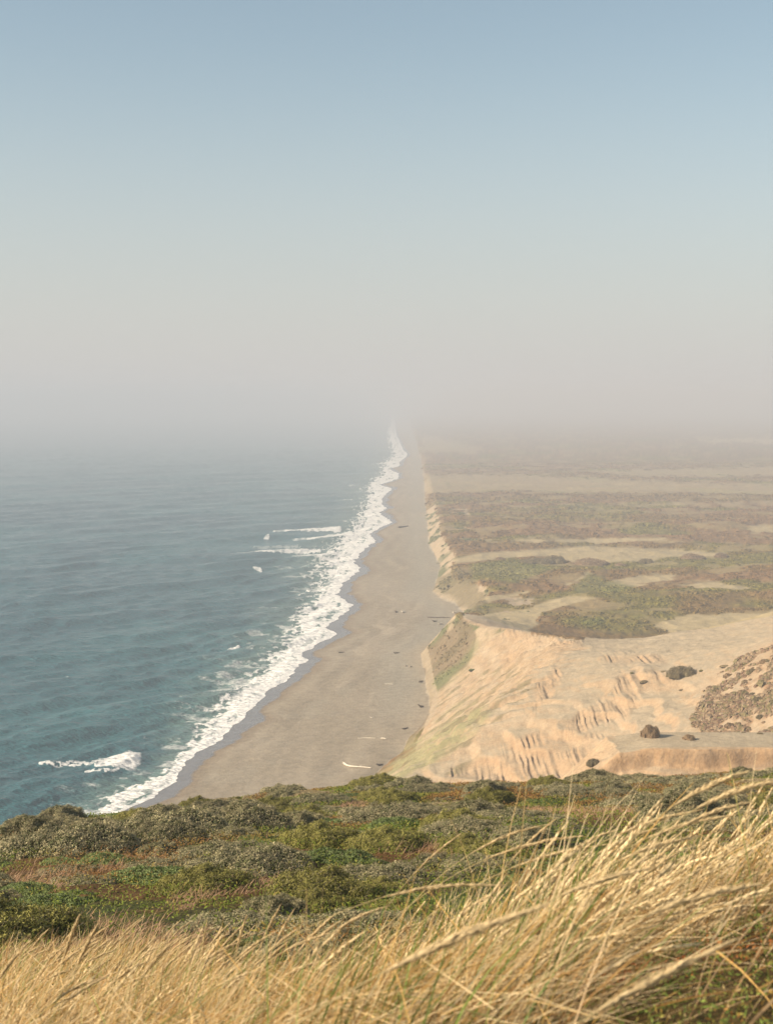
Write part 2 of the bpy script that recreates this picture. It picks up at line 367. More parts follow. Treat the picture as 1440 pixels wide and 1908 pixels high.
# planted lower faces
def paint(poly, col_, a, soft=5, amp=24, sy=1.):
    global c
    c = mixc(c, colr(*col_), M(poly, soft, amp, sy) * a * (d_toe > -2))
paint([(806,1100),(818,1078),(848,1055),(880,1085),(905,1110),(890,1136),(865,1134),(845,1122)], (.15, .12, .06), .8, 4, 22)
stre = fbm((X * .55 + Y * .1) / 2.5, (Y - X * .3) / 2.2, 131, 4)
sm = ss(.42, .58, stre)
brown_face = [(783,1217),(800,1203),(840,1172),(862,1150),(890,1185),(885,1215),(872,1240),(845,1262),(812,1292),(797,1292),(792,1262)]
paint(brown_face, (.155, .115, .065), .85, 3, 12)
c = mixc(c, colr(.10, .15, .045), M([(800,1268),(850,1235),(890,1180),(900,1200),(885,1225),(850,1262),(815,1290)], 8, 30, 1.) * .45 * (d_toe > 0))
0 and paint([(868,1250),(890,1230),(895,1238),(878,1258)], (.13, .17, .06), .8, 2, 6)
c = mixc(c, colr(.25, .225, .115), M([(715,1430),(750,1400),(775,1385),(830,1345),(890,1320),(925,1325),(880,1370),(840,1400),(800,1450),(700,1460)], 10, 50, 1.) * (.35 + .6 * sm) * (d_toe > -1))
c = mixc(c, colr(.27, .24, .13), M([(800,1345),(850,1310),(870,1300),(860,1315),(810,1350)], 4, 14, 1.) * .6 * (d_toe > -1))
streak = ss(.60, .68, fbm((Y - X * .25) / 2.4, (X + Y * .2) / 13, 133, 3))
c = mixc(c, colr(.18, .15, .08), streak * .75 * M([(790,1320),(820,1270),(900,1230),(990,1260),(960,1330),(900,1400),(850,1450),(820,1440)], 12, 40, 1.) * (d_toe > 2))
# scrub hill on the right
hill = [(1278,1375),(1285,1340),(1310,1300),(1330,1262),(1370,1245),(1400,1222),(1450,1200),(1500,1180),(1700,1180),(1700,1420),(1300,1420)]
hm = M(hill, 5, 40, 1.) * (Y < 470) * (Y > 275)
hp = fbm(X / 4.5, Y / 8, 141, 4)
c = mixc(c, mixc(colr(.26, .155, .085) * np.ones(X.shape + (1,)), colr(.20, .17, .075), ss(.45, .65, fbm(X / 20, Y / 25, 142, 3))), hm * ss(.38, .46, hp) * .85)
0 and paint([(1145,1262),(1175,1250),(1240,1256),(1245,1270),(1200,1282),(1180,1300),(1150,1285)], (.30, .20, .11), .5, 3, 26)
isbeach = (d_toe < 0)
bt = np.where(isbeach[..., None], bs, c)
# sand fan at the foot of the bluff
bt = mixc(bt, colr(.33, .26, .175), ss(-14, 3, d_toe) * (d_toe < 3) * ss(.4, .65, n2) * .7)
wetv = np.where(isbeach, np.clip(wet, 0, 1), 0)
vegn = np.clip(1 - bt[..., 0] / .28, 0, 1)
Zv = Z + vegn * (~isbeach) * (fbm(X / 2.2, Y / 3.2, 151, 3) - .35) * 2.4 * np.clip(Y / 900, .6, 1.6) * ss(2600, 2000, Y)

m_ground = material('ground_sand_and_scrub', rough=.9, spec=.15, nscale=(.3, 1.6), namt=.2, bump=((.6, .22), (3.5, .10)))
t = m_ground.node_tree; aw = t.nodes.new('ShaderNodeAttribute'); aw.attribute_name = 'wet'
mr = t.nodes.new('ShaderNodeMapRange'); mr.inputs[3].default_value = .9; mr.inputs[4].default_value = .25
t.links.new(aw.outputs['Fac'], mr.inputs[0]); t.links.new(mr.outputs[0], t.nodes['Principled BSDF'].inputs['Roughness'])
mr = t.nodes.new('ShaderNodeMapRange'); mr.inputs[3].default_value = .15; mr.inputs[4].default_value = .6
t.links.new(aw.outputs['Fac'], mr.inputs[0]); t.links.new(mr.outputs[0], t.nodes['Principled BSDF'].inputs['Specular IOR Level'])
for nd in t.nodes:
    if nd.type == 'BUMP':
        ml = t.nodes.new('ShaderNodeMapRange'); ml.inputs[3].default_value = 1; ml.inputs[4].default_value = .03
        t.links.new(aw.outputs['Fac'], ml.inputs[0]); t.links.new(ml.outputs[0], nd.inputs['Strength'])
F = gridF(*X.shape); Vv = np.stack([X, Y, Zv], -1).reshape(-1, 3)
cls = np.where(isbeach, 0, np.where(((plateau > 0) & nearland) | facem | (Y < 420), 1, 2)).reshape(-1)
fc = cls[F[:, 0]]
under = (X < S_ - 60).reshape(-1)[F].all(1)
for k, nm in enumerate(('beach', 'sand_bluff', 'coastal_plain')):
    sel = F[(fc == k) & ~under]; ids = np.unique(sel); mp = np.zeros(len(Vv), np.int64); mp[ids] = np.arange(len(ids))
    o = mesh_np(nm, Vv[ids], mp[sel], m_ground, bt.reshape(-1, 3)[ids], {'wet': wetv.reshape(-1)[ids]}, True)
    tag(o, {'beach': 'long straight sandy beach running away into the haze', 'sand_bluff': 'eroded pale orange sand bluff beside the beach', 'coastal_plain': 'flat brown scrub plain with sand patches behind the bluff'}[nm], {'beach': 'beach', 'sand_bluff': 'bluff', 'coastal_plain': 'plain'}[nm], kind='structure')

# ================================================================== SEA
tas = np.tan(np.r_[np.linspace(R(-36), R(-16.5), 60, endpoint=False), np.linspace(R(-16.5), R(6), 780), np.linspace(R(6), R(9), 10)[1:]])
ys_ = np.r_[1 / np.linspace(1 / 330., 1 / 3500., 950), np.geomspace(3600, 42000, 60)]
SX = ys_[:, None] * tas[None]; SY = np.repeat(ys_[:, None], len(tas), 1)
ds = xs(SY) - SX                       # metres out from the swash edge
sea = np.zeros(SX.shape)
amp_far = ss(3500, 1500, SY)
refr = ss(160, 10, ds)                 # crests turn parallel to the shore
for lam, a, ang, sd_ in [(72, .9, 44, 8), (46, .8, 38, 1), (31, .5, 50, 2), (19, .36, 30, 3), (12, .27, 62, 4), (7.5, .19, 22, 5), (4.6, .13, 48, 6), (3.4, .08, 75, 7)]:
    th = R(ang - 25 * 0)
    kx, ky = math.sin(th), -math.cos(th)
    wob = fbm(SX / (lam * 2.2), SY / (lam * 2.2), 200 + sd_, 2) * 7
    ph = 2 * math.pi * (SX * kx + SY * ky) / lam + wob
    ph = ph + refr * (-ds / lam) * 1.2
    env = .35 + 1.3 * fbm(SX / (lam * 3), SY / (lam * 3), 220 + sd_, 2)
    sh = 1 - np.abs(np.sin(ph / 2)) * 2
    fade = ss(lam * 170, lam * 60, SY)
    sea += a * env * (.45 * np.cos(ph) + .55 * sh) * fade
sea *= ss(-2, 30, ds) * .85 + .15
U2, V2 = proj(SX, SY, 0 * SX)
nf = fbm(SX / 5, SY / 9, 231, 4); nf2 = fbm(SX / 2.0, SY / 3.2, 232, 4)
# swash band: from the waterline out to the outer foam line
wd = np.maximum(xs(SY) - xo(SY), 4) * 1.3
q = ds / wd
front = ss(1.45, .8, q + (nf - .5) * .9) * (ds > -4)
core = np.exp(-((q - .45 + (fbm(SY / 30, SX * 0, 233, 2) - .5) * .5) / .28) ** 2)
lace = ss(.62, .35, ridg(SX / 4.5, SY / 8, 235, 3))
foam = front * np.clip(core * 1.0 + ss(.4, .62, nf2) * .75 + ss(.3, .05, q) * 1.0 - lace * .45 * ss(.1, .3, q), 0, 1)
foam = np.where(ds < 1.2, np.maximum(foam, .8), foam * (.74 + .35 * ss(.3, .6, nf2)))
# drifting lace further out
outer = ss(3.4, .8, q + (nf - .5) * 1.6) * ss(.50, .66, fbm(SX / 14, SY / 7, 236, 5)) * .55
foam = np.maximum(foam, outer * ss(1500, 900, SY))
milk = ss(2.6, .6, q + (nf - .5) * 1.0) * ss(-2, 4, ds)
def breaker(px, wid, hgt, strength=1., seed=0, lac=.0):
    """white water along a pixel polyline; wid in pixels above/below"""
    global foam, sea
    p = np.array(px, float); d2 = np.full(SX.shape, 1e9); al = np.zeros(SX.shape)
    for i_, ((x0, y0), (x1, y1)) in enumerate(zip(p[:-1], p[1:])):
        ex, ey = x1 - x0, y1 - y0; a, b = U2 - x0, V2 - y0
        tt = np.clip((a * ex + b * ey) / (ex * ex + ey * ey), 0, 1)
        dd = np.hypot(a - tt * ex, (b - tt * ey)); al = np.where(dd < d2, (i_ + tt) / (len(p) - 1), al); d2 = np.minimum(d2, dd)
    d2 = d2 / (1.15 - .8 * al); strength = strength * (1 - .2 * al); lac = np.clip(lac + .2 + .2 * al, 0, .9)
    wid = wid * 1.3
    wv = wid * (.45 + 1.1 * fbm(U2 / (wid * 1.5), V2 / wid, 240 + seed, 3))
    m = ss(1.25, .6, d2 / wv)
    foam = np.maximum(foam, m * strength * (1 - lac * ss(.45, .6, fbm(U2 / 6, V2 / 2.2, 260 + seed, 3))))
    sea = sea + hgt * np.exp(-(d2 / (wid * 1.3)) ** 2)
breaker([(243,1416),(215,1424),(180,1430)], 13, 1.1, 1, 1); breaker([(235,1410),(160,1418),(75,1424)], 6, .4, .95, 2, .5); breaker([(236,1424),(200,1440),(160,1440)], 6, .2, .9, 3, .6)
breaker([(632,986),(600,988),(510,989)], 3.0, 1.0, .95, 4); breaker([(655,996),(600,1001),(545,1003)], 3.5, .6, .85, 5); breaker([(560,1019),(500,1020),(460,1021)], 2.6, .3, .5, 6)
breaker([(595,1026),(545,1028),(500,1030),(430,1031)], 2.4, .8, .9, 7); breaker([(622,1031),(600,1036),(545,1037)], 3.2, .8, .95, 8)
breaker([(500,1002),(492,1003)], 1.8, .4, .8, 9); breaker([(486,1061),(472,1059)], 2.0, .5, .95, 10); breaker([(574,1098),(566,1104),(556,1111)], 2.6, .4, .8, 11, .4)
breaker([(444,1206),(424,1210)], 2.8, .9, .85, 12); breaker([(466,1196),(455,1200)], 2., .4, .6, 13); breaker([(440,1264),(408,1258)], 3.6, .3, .45, 14, .4)
breaker([(127,1264),(123,1265)], 1.8, .4, .8, 15); breaker([(655,931),(625,934)], 1.6, .4, .7, 16); breaker([(730,862),(690,865)], 1.4, .4, .8, 17)
breaker([(330,1318),(400,1322)], 4, .2, .4, 18, .7); breaker([(270,1375),(320,1378)], 5, .3, .35, 19, .7); breaker([(100,1490),(170,1496),(150,1502)], 6, .3, .4, 20, .6); breaker([(650,905),(690,902)], 1.4, .3, .6, 21)
breaker([(465,1237),(510,1238)], 2.5, .2, .5, 22, .6); breaker([(230,1020),(228,1020)], 1., .1, .5, 23); breaker([(225,1107),(232,1106)], 1.4, .2, .5, 24)
for s_ in range(7):                     # green faces of swells standing up near the shore
    pass
def swell(px, wid, h):
    global sea
    p = np.array(px, float); d2 = np.full(SX.shape, 1e9)
    for (x0, y0), (x1, y1) in zip(p[:-1], p[1:]):
        ex, ey = x1 - x0, y1 - y0; a, b = U2 - x0, V2 - y0
        tt = np.clip((a * ex + b * ey) / (ex * ex + ey * ey), 0, 1)
        d2 = np.minimum(d2, np.hypot((a - tt * ex) * .25, (b - tt * ey)))
    sea = sea + h * np.exp(-(d2 / wid) ** 2)
swell([(0,1335),(90,1322),(200,1322)], 8, .8); swell([(180,1328),(260,1308),(330,1292)], 7, .9); swell([(330,1305),(400,1298)], 6, .7); swell([(430,1204),(480,1196)], 6, .8)
swell([(200,1395),(300,1372),(350,1368)], 8, .8); swell([(0,1460),(80,1456),(180,1450)], 9, .7); swell([(0,1240),(150,1232),(250,1216)], 6, .6); swell([(550,1125),(600,1112)], 4, .7); swell([(190,1130),(300,1122)], 5, .5)
foam = np.clip(foam, 0, 1)
sea = sea + foam * (nf2 - .3) * .5 * ss(-2, 6, ds)
zz = sea + .05 + np.where(ds < 12, 0, 0)
zz = np.where(ds < 14, lerp(.03 + .25 * foam * nf2 * ss(0, 4, ds), zz, ss(0, 14, ds)), zz)
keep = (ds > -.2)
deep = mixc(colr(.012, .086, .112) * np.ones(SX.shape + (1,)), colr(.02, .115, .138), ss(.35, .7, fbm(SX / 60, SY / 90, 251, 3)))
wc = mixc(deep, colr(.13, .20, .175), np.clip(milk * .75 + ss(240, 20, ds) * .12, 0, 1))
m_sea = bpy.data.materials.new('sea_water'); m_sea.use_nodes = True; t = m_sea.node_tree; N = t.nodes; L = t.links
b = N['Principled BSDF']; a = N.new('ShaderNodeAttribute'); a.attribute_name = 'Col'; fo = N.new('ShaderNodeAttribute'); fo.attribute_name = 'foam'
tc = N.new('ShaderNodeTexCoord'); n = N.new('ShaderNodeTexNoise'); n.inputs['Scale'].default_value = .8; n.inputs['Detail'].default_value = 6; n.inputs['Roughness'].default_value = .7
L.new(tc.outputs['Object'], n.inputs['Vector'])
ad = N.new('ShaderNodeMath'); ad.operation = 'ADD'; L.new(fo.outputs['Fac'], ad.inputs[0]); sb = N.new('ShaderNodeMath'); sb.operation = 'MULTIPLY_ADD'; L.new(n.outputs[0], sb.inputs[0]); sb.inputs[1].default_value = .9; sb.inputs[2].default_value = -.45
L.new(sb.outputs[0], ad.inputs[1])
mr = N.new('ShaderNodeMapRange'); mr.inputs[1].default_value = .22; mr.inputs[2].default_value = .85; mr.interpolation_type = 'SMOOTHSTEP'; L.new(ad.outputs[0], mr.inputs[0])
gt = N.new('ShaderNodeMath'); gt.operation = 'MULTIPLY'; L.new(mr.outputs[0], gt.inputs[0])
g2 = N.new('ShaderNodeMapRange'); g2.inputs[1].default_value = .05; g2.inputs[2].default_value = .3; L.new(fo.outputs['Fac'], g2.inputs[0]); L.new(g2.outputs[0], gt.inputs[1])
mx = N.new('ShaderNodeMix'); mx.data_type = 'RGBA'; L.new(gt.outputs[0], mx.inputs[0]); L.new(a.outputs['Color'], mx.inputs[6]); mx.inputs[7].default_value = (.80, .78, .74, 1)
L.new(mx.outputs[2], b.inputs['Base Color'])
mr2 = N.new('ShaderNodeMapRange'); mr2.inputs[3].default_value = .16; mr2.inputs[4].default_value = .9; L.new(gt.outputs[0], mr2.inputs[0]); L.new(mr2.outputs[0], b.inputs['Roughness'])
b.inputs['IOR'].default_value = 1.333; b.inputs['Specular IOR Level'].default_value = .28
prev = None
for sc, st in ((.35, 1.9), (1.3, .6)):
    mp_ = N.new('ShaderNodeMapping'); mp_.inputs['Rotation'].default_value = (0, 0, R(38)); mp_.inputs['Scale'].default_value = (.45, 1, 1); L.new(tc.outputs['Object'], mp_.inputs[0])
    nn_ = N.new('ShaderNodeTexNoise'); nn_.inputs['Scale'].default_value = sc; nn_.inputs['Detail'].default_value = 4; L.new(mp_.outputs[0], nn_.inputs['Vector'])
    bp = N.new('ShaderNodeBump'); bp.inputs['Distance'].default_value = st; bp.inputs['Strength'].default_value = 1; L.new(nn_.outputs[0], bp.inputs['Height'])
    if prev: L.new(prev, bp.inputs['Normal'])
    prev = bp.outputs[0]
L.new(prev, b.inputs['Normal'])
F = gridF(*SX.shape); kf = keep.reshape(-1)[F].any(1); F = F[kf]
# pull the landward vertices onto the swash edge so that the edge is clean
SXc = np.where(keep, SX, np.minimum(SX, xs(SY) + 0.0)); 
Vs = np.stack([SXc, SY, zz], -1).reshape(-1, 3)
ids = np.unique(F); mp = np.zeros(len(Vs), np.int64); mp[ids] = np.arange(len(ids))
o = mesh_np('sea', Vs[ids], mp[F], m_sea, wc.reshape(-1, 3)[ids], {'foam': foam.reshape(-1)[ids]}, True)
tag(o, 'blue green ocean with white surf along the beach', 'sea', kind='structure')

# ================================================================== HEADLAND
rr = np.r_[np.geomspace(.6, 16, 240), np.linspace(16, 100, 460)[1:], np.linspace(100, 330, 60)[1:]]
th = np.tan(np.linspace(R(-36), R(36), 640))
HX = rr[:, None] * th[None]; HY = np.repeat(rr[:, None], len(th), 1) - .5
HZ = head_z(HX, HY)
a1 = fbm(HX / 4, HY / 4, 301, 4); a2 = fbm(HX / 1.2, HY / 1.2, 302, 3)
hcol = mixc(colr(.045, .05, .018) * np.ones(HX.shape + (1,)), colr(.10, .055, .022), ss(.4, .65, a1)); hcol = mixc(hcol, colr(.05, .07, .018), ss(.5, .7, a2) * .6)
hcol = mixc(hcol, colr(.20, .15, .09), (ss(92, 100, HY))[...] * .8)
m_head = material('headland_soil', rough=.95, spec=.1, nscale=(2., 14.), namt=.3, bump=((6., .08),))
o = mesh_np('headland', np.stack([HX, HY, HZ], -1).reshape(-1, 3), gridF(*HX.shape), m_head, hcol.reshape(-1, 3), None, True)
tag(o, 'dark headland slope carrying the heath in the foreground', 'hill', kind='structure')

# dry tan grass patches and green patches of the heath, traced then laid on the slope
tan_px = [[(600,1508),(660,1494),(740,1500),(760,1512),(700,1520),(620,1516)], [(700,1588),(800,1574),(830,1580),(760,1594)], [(300,1690),(330,1674),(420,1662),(400,1684),(330,1698)],
          [(395,1660),(470,1640),(560,1634),(600,1640),(520,1658),(430,1668)], [(860,1512),(1000,1508),(1180,1516),(1190,1524),(1000,1524),(880,1522)], [(0,1640),(60,1620),(150,1632),(100,1660),(0,1668)],
          [(170,1618),(230,1606),(240,1622),(190,1632)], [(230,1526),(300,1500),(330,1502),(270,1522)], [(720,1598),(830,1592),(900,1598),(800,1610)], [(1060,1476),(1130,1474),(1120,1482),(1070,1482)],
          [(0,1745),(60,1725),(180,1715),(330,1735),(420,1760),(420,1800),(0,1800)]]
open_px = [[(1030,1532),(1120,1522),(1260,1524),(1300,1560),(1200,1600),(1060,1575),(1000,1545)], [(90,1570),(180,1558),(260,1580),(200,1590)], [(380,1660),(520,1690),(480,1725),(300,1740),(180,1725),(200,1690),(300,1660)],
           [(740,1484),(840,1476),(900,1484),(860,1496),(760,1496)]]
def in_any(u, v, polys):
    r = np.full(np.shape(u), -1e9)
    for p in polys: r = np.maximum(r, poly_sd(u, v, p, 2.))
    return r

def strips(base, h, lean, az, bend, wid, nseg, col0, col1, zf, flat=None, taper=.15, wob=None):
    """grass blades: base (n,3); lean from vertical at root; bend added along length; az direction of lean"""
    n = len(base); s = np.linspace(0, 1, nseg + 1)
    ang = lean[:, None] + bend[:, None] * s[None] ** 1.3
    ds_ = (h / nseg)[:, None]
    mid = .5 * (ang[:, 1:] + ang[:, :-1])
    hr = np.c_[np.zeros(n), np.cumsum(np.sin(mid) * ds_, 1)]; vz = np.c_[np.zeros(n), np.cumsum(np.cos(mid) * ds_, 1)]
    ca, sa = np.cos(az)[:, None], np.sin(az)[:, None]
    side = 0 if wob is None else wob[:, None] * (s ** 2)[None] * h[:, None]
    px = base[:, 0:1] + hr * ca - side * sa; py = base[:, 1:2] + hr * sa + side * ca; pz = base[:, 2:3] + vz
    fa = flat if flat is not None else rng.uniform(0, math.pi, n)
    wx, wy, wz = np.cos(fa) * .9, np.sin(fa) * .5, .45 * np.sin(fa * 3.1)
    ww = (wid[:, None] * .5) * np.clip(1 - (1 - taper) * s ** 1.5, .05, 1)[None]
    L_ = np.stack([px - wx[:, None] * ww, py - wy[:, None] * ww, pz - wz[:, None] * ww], -1)
    R_ = np.stack([px + wx[:, None] * ww, py + wy[:, None] * ww, pz + wz[:, None] * ww], -1)
    V = np.stack([L_, R_], 2).reshape(n, -1, 3)
    k = np.arange(nseg) * 2
    f = np.stack([k, k + 1, k + 3, k + 2], -1)
    F = (f[None] + (np.arange(n) * (nseg + 1) * 2)[:, None, None]).reshape(-1, 4)
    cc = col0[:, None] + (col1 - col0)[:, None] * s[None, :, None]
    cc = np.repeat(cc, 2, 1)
    return V.reshape(-1, 3), F, cc.reshape(-1, 3), np.stack([px, py, pz], -1)
def cat(parts):
    Vs, Fs, Cs, o_ = [], [], [], 0
    for V, F, c_ in parts:
        Vs.append(V); Fs.append(F + o_); Cs.append(c_); o_ += len(V)
    return np.concatenate(Vs), np.concatenate(Fs), np.concatenate(Cs)
def leaf_quads(p, nrm, size, asp, rot=None):
    """small diamond-like quads at p lying about the normal nrm"""
    n = len(p); a = rng.normal(size=(n, 3)); nrm = nrm / np.linalg.norm(nrm, axis=1, keepdims=True)
    a -= nrm * (a * nrm).sum(1, keepdims=True); a /= np.linalg.norm(a, axis=1, keepdims=True); b_ = np.cross(nrm, a)
    a = a * (size * asp)[:, None]; b_ = b_ * size[:, None]
    V = np.stack([p - a, p - b_ * .5, p + a, p + b_ * .5], 1).reshape(-1, 3)
    return V, np.arange(n * 4).reshape(-1, 4)

m_leaf = material('heath_leaves', rough=.75, spec=.2, trans=.06, objvar=.18)
m_straw = material('dry_straw', rough=.6, spec=.25, trans=.16)
m_bark = material('weathered_wood', rough=.85, spec=.15, nscale=(4., 30.), namt=.25)

# ---- ground cover between the shrubs
def scatter_wedge(n, r0, r1, hw=.33):
    r = np.sqrt(rng.uniform(r0 ** 2, r1 ** 2, n)); return rng.uniform(-hw, hw, n) * r, r
x, y = scatter_wedge(330000, 15, 88)
z = head_z(x, y); u, v = proj(x, y, z); tanm = in_any(u, v, tan_px)
kp = (tanm < 4) | (rng.random(len(x)) < .25); x, y, z, u, v = (q_[kp] for q_ in (x, y, z, u, v))
n = len(x); hgt = rng.uniform(.0, .16, n) + .14 * fbm(x / .8, y / .8, 311, 2)
sz = rng.uniform(.012, .03, n) * np.clip(y / 40, .8, 1.7)
V, F = leaf_quads(np.c_[x, y, z + hgt], np.c_[rng.normal(-.3, .6, n), rng.normal(-.4, .6, n), rng.uniform(.2, 1, n)], sz, rng.uniform(1, 2, n))
f1 = fbm(x / 5, y / 7, 312, 3); f2 = rng.random(n)
cg = np.array([.095, .125, .012]); cb = np.array([.165, .082, .024]); cd = np.array([.17, .13, .03])
tone = np.clip(ss(.42, .6, f1) + (f2 - .5) * .5 - .9 * (in_any(u, v, open_px[:2]) > 0), 0, 1)[:, None]
cl = (cg * (1 - tone) + cb * tone) * (.6 + .8 * rng.random((n, 1))); cl = np.where((f2 > .9)[:, None], cd * 1.4, cl)
o = mesh_np('ground_cover', V, F, m_leaf, np.repeat(cl, 4, 0)); tag(o, 'low green and rusty ground cover between the shrubs', 'ground cover', kind='stuff')

# ---- dry grass patches on the slope
P_ = []
x, y = scatter_wedge(560000, 12, 88); z = head_z(x, y); u, v = proj(x, y, z)
dn = in_any(u, v, tan_px) + (fbm(x / 1.5, y / 1.5, 321, 3) - .5) * 30
kp = (dn > 0) | (rng.random(len(x)) < .035 * ss(.5, .65, fbm(x / 6, y / 6, 322, 3)) * 3)
x, y, z = x[kp][:130000], y[kp][:130000], z[kp][:130000]; n = len(x)
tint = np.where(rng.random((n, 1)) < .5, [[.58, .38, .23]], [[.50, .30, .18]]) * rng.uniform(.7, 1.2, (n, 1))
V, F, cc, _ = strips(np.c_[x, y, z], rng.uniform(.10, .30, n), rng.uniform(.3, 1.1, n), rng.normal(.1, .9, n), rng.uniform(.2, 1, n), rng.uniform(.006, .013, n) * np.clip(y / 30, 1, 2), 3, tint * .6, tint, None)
o = mesh_np('dry_grass', V, F, m_straw, cc); tag(o, 'patches of pinkish dead grass among the shrubs', 'dry grass', kind='stuff')

# ---- shrubs: six windswept mounds of small leaves and pale twigs
def shrub_mesh(nm, seed, w_, d_, h_, pal, nleaf=9000, twig=.25):
    r_ = np.random.default_rng(seed)
    def top(px, py):
        rho = np.hypot(px / w_, py / d_)
        edge = 1 + .45 * (fbm(px / w_ * 1.7 + seed, py / d_ * 1.7, seed, 3) - .5) * 2
        e = np.clip(1 - (rho / edge) ** 2, 0, 1)
        return h_ * e ** (.42 if seed < 60 else .33) * (.55 + .75 * fbm(px / .45 + 9, py / .38, seed + 3, 3) + .38 * (ridg(px / .34, py / .2, seed + 5, 2) - .5)), e
    g = np.linspace(-1.45, 1.45, 84); GX, GY = np.meshgrid(g * w_, g * d_); GZ, E = top(GX, GY)
    core = np.stack([GX * .97, GY * .97, GZ * .93 - .08], -1).reshape(-1, 3); F0 = gridF(84, 84); F0 = F0[(E.reshape(-1)[F0] > 0).any(1)]
    cc = np.array(pal[0]) * (.28 if seed < 60 else .9) * np.ones((len(core), 3))  # core colour darkened to stand in for shade inside the near mounds
    px = r_.uniform(-1.45, 1.45, nleaf * 3) * w_; py = r_.uniform(-1.45, 1.45, nleaf * 3) * d_; pz, e = top(px, py); k = e > .01
    px, py, pz = px[k][:nleaf], py[k][:nleaf], pz[k][:nleaf]; n = len(px)
    ep = .04; nx = -(top(px + ep, py)[0] - pz) / ep; ny = -(top(px, py + ep)[0] - pz) / ep
    nr = np.c_[nx, ny, np.ones(n)]; nr /= np.linalg.norm(nr, axis=1, keepdims=True)
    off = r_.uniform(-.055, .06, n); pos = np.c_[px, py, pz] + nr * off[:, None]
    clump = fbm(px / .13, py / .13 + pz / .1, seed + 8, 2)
    pal_ = np.array(pal); ci = pal_[np.clip((clump * 1.1 - .05 + off * 6.5 + r_.normal(0, .15, n)) * len(pal), 0, len(pal) - 1).astype(int)]  # inner leaves darker as painted shade, outer ones pale like new growth
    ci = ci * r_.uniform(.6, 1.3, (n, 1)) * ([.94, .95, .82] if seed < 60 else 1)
    V1, F1 = leaf_quads(pos, nr + r_.normal(0, .5, (n, 3)), r_.uniform(.008, .018, n), r_.uniform(1.2, 2.2, n))
    m_ = int(n * twig); i = r_.integers(0, n, m_)
    ax = r_.normal(.15, .5, m_)
    tw = np.array([.33, .28, .19]) * r_.uniform(.5, 1.3, (m_, 1))
    V2_, F2, c2, _ = strips(pos[i] - [0, 0, .04], r_.uniform(.05, .14, m_), r_.uniform(.7, 1.5, m_), ax, r_.uniform(-.3, .3, m_), r_.uniform(.004, .009, m_), 2, tw, tw * 1.1, None)
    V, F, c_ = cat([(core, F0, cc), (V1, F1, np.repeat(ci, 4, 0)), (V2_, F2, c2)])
    return V, F, c_
grey = [(.06, .062, .02), (.19, .195, .105), (.42, .36, .24)]
dark = [(.03, .05, .012), (.085, .125, .035), (.23, .28, .12)]
brn = [(.16, .11, .05), (.31, .225, .13), (.46, .36, .23)]
scrub = [(.21, .14, .08), (.31, .21, .12), (.41, .29, .17)]
olive = [(.10, .10, .025), (.18, .17, .045), (.30, .27, .09)]
protos = []
for i, (kind, pal, w_, d_, h_) in enumerate([('grey', grey, 1.5, 1.0, .55), ('grey', grey, 1.2, .9, .75), ('grey', grey, 1.9, 1.0, .45), ('dark', dark, 1.1, .6, .36), ('dark', dark, 1.35, .7, .32),
                                            ('brown', brn, 1.5, .9, .4), ('olive', olive, 1.4, 1.0, .6), ('brown', brn, 1.1, .8, .5)]
                                            + [('scrub', scrub, 1.3, 1.1, .8), ('scrub', scrub, 1.7, 1.2, .6), ('scrub', [(.15, .12, .06), (.21, .17, .085), (.27, .21, .12)], 1.6, 1.2, .8)]):
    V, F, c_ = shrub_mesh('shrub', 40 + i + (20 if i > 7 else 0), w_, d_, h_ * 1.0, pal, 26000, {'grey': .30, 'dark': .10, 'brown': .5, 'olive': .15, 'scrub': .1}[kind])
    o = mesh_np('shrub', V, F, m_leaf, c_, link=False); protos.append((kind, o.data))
LBL = {'grey': 'grey green windswept shrub mound', 'dark': 'dark green leafy shrub mound', 'brown': 'brownish twiggy shrub mound', 'olive': 'olive green rounded shrub mound'}
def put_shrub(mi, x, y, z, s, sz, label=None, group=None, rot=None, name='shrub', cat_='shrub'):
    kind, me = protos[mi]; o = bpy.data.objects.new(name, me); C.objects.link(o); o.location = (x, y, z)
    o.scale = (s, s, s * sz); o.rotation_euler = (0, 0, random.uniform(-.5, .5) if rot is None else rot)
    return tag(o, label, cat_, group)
random.seed(3)
cand = []
hero = [(700,1462,1.0,4,'dark green shrub mound on the crest, straight below the long pale driftwood log'), (408,1484,1.0,1,'rounded grey green shrub mound rising on the crest left of centre'),
        (182,1520,1.0,6,'olive shrub mound on the crest nearest the surf'), (430,1600,1.0,2,'broad grey shrub mound with deep shade on its right'), (300,1640,1.1,4,'dark green shrub mound above the dry grass patch on the left'),
        (100,1690,.9,3,'dark shrub mound low on the left edge of the heath'), (770,1440,.8,3,'dark green shrub on the crest at the foot of the sand bluff')]
for u, v, s, mi, lb in hero:
    h_ = hit_head(u, v)
    if h_: s *= .72; cand.append((h_[0], h_[1], 1.4 * s)); put_shrub(mi, h_[0], h_[1], h_[2] - .1, s, 1.0, lb)
tries = 0; cnt = 0
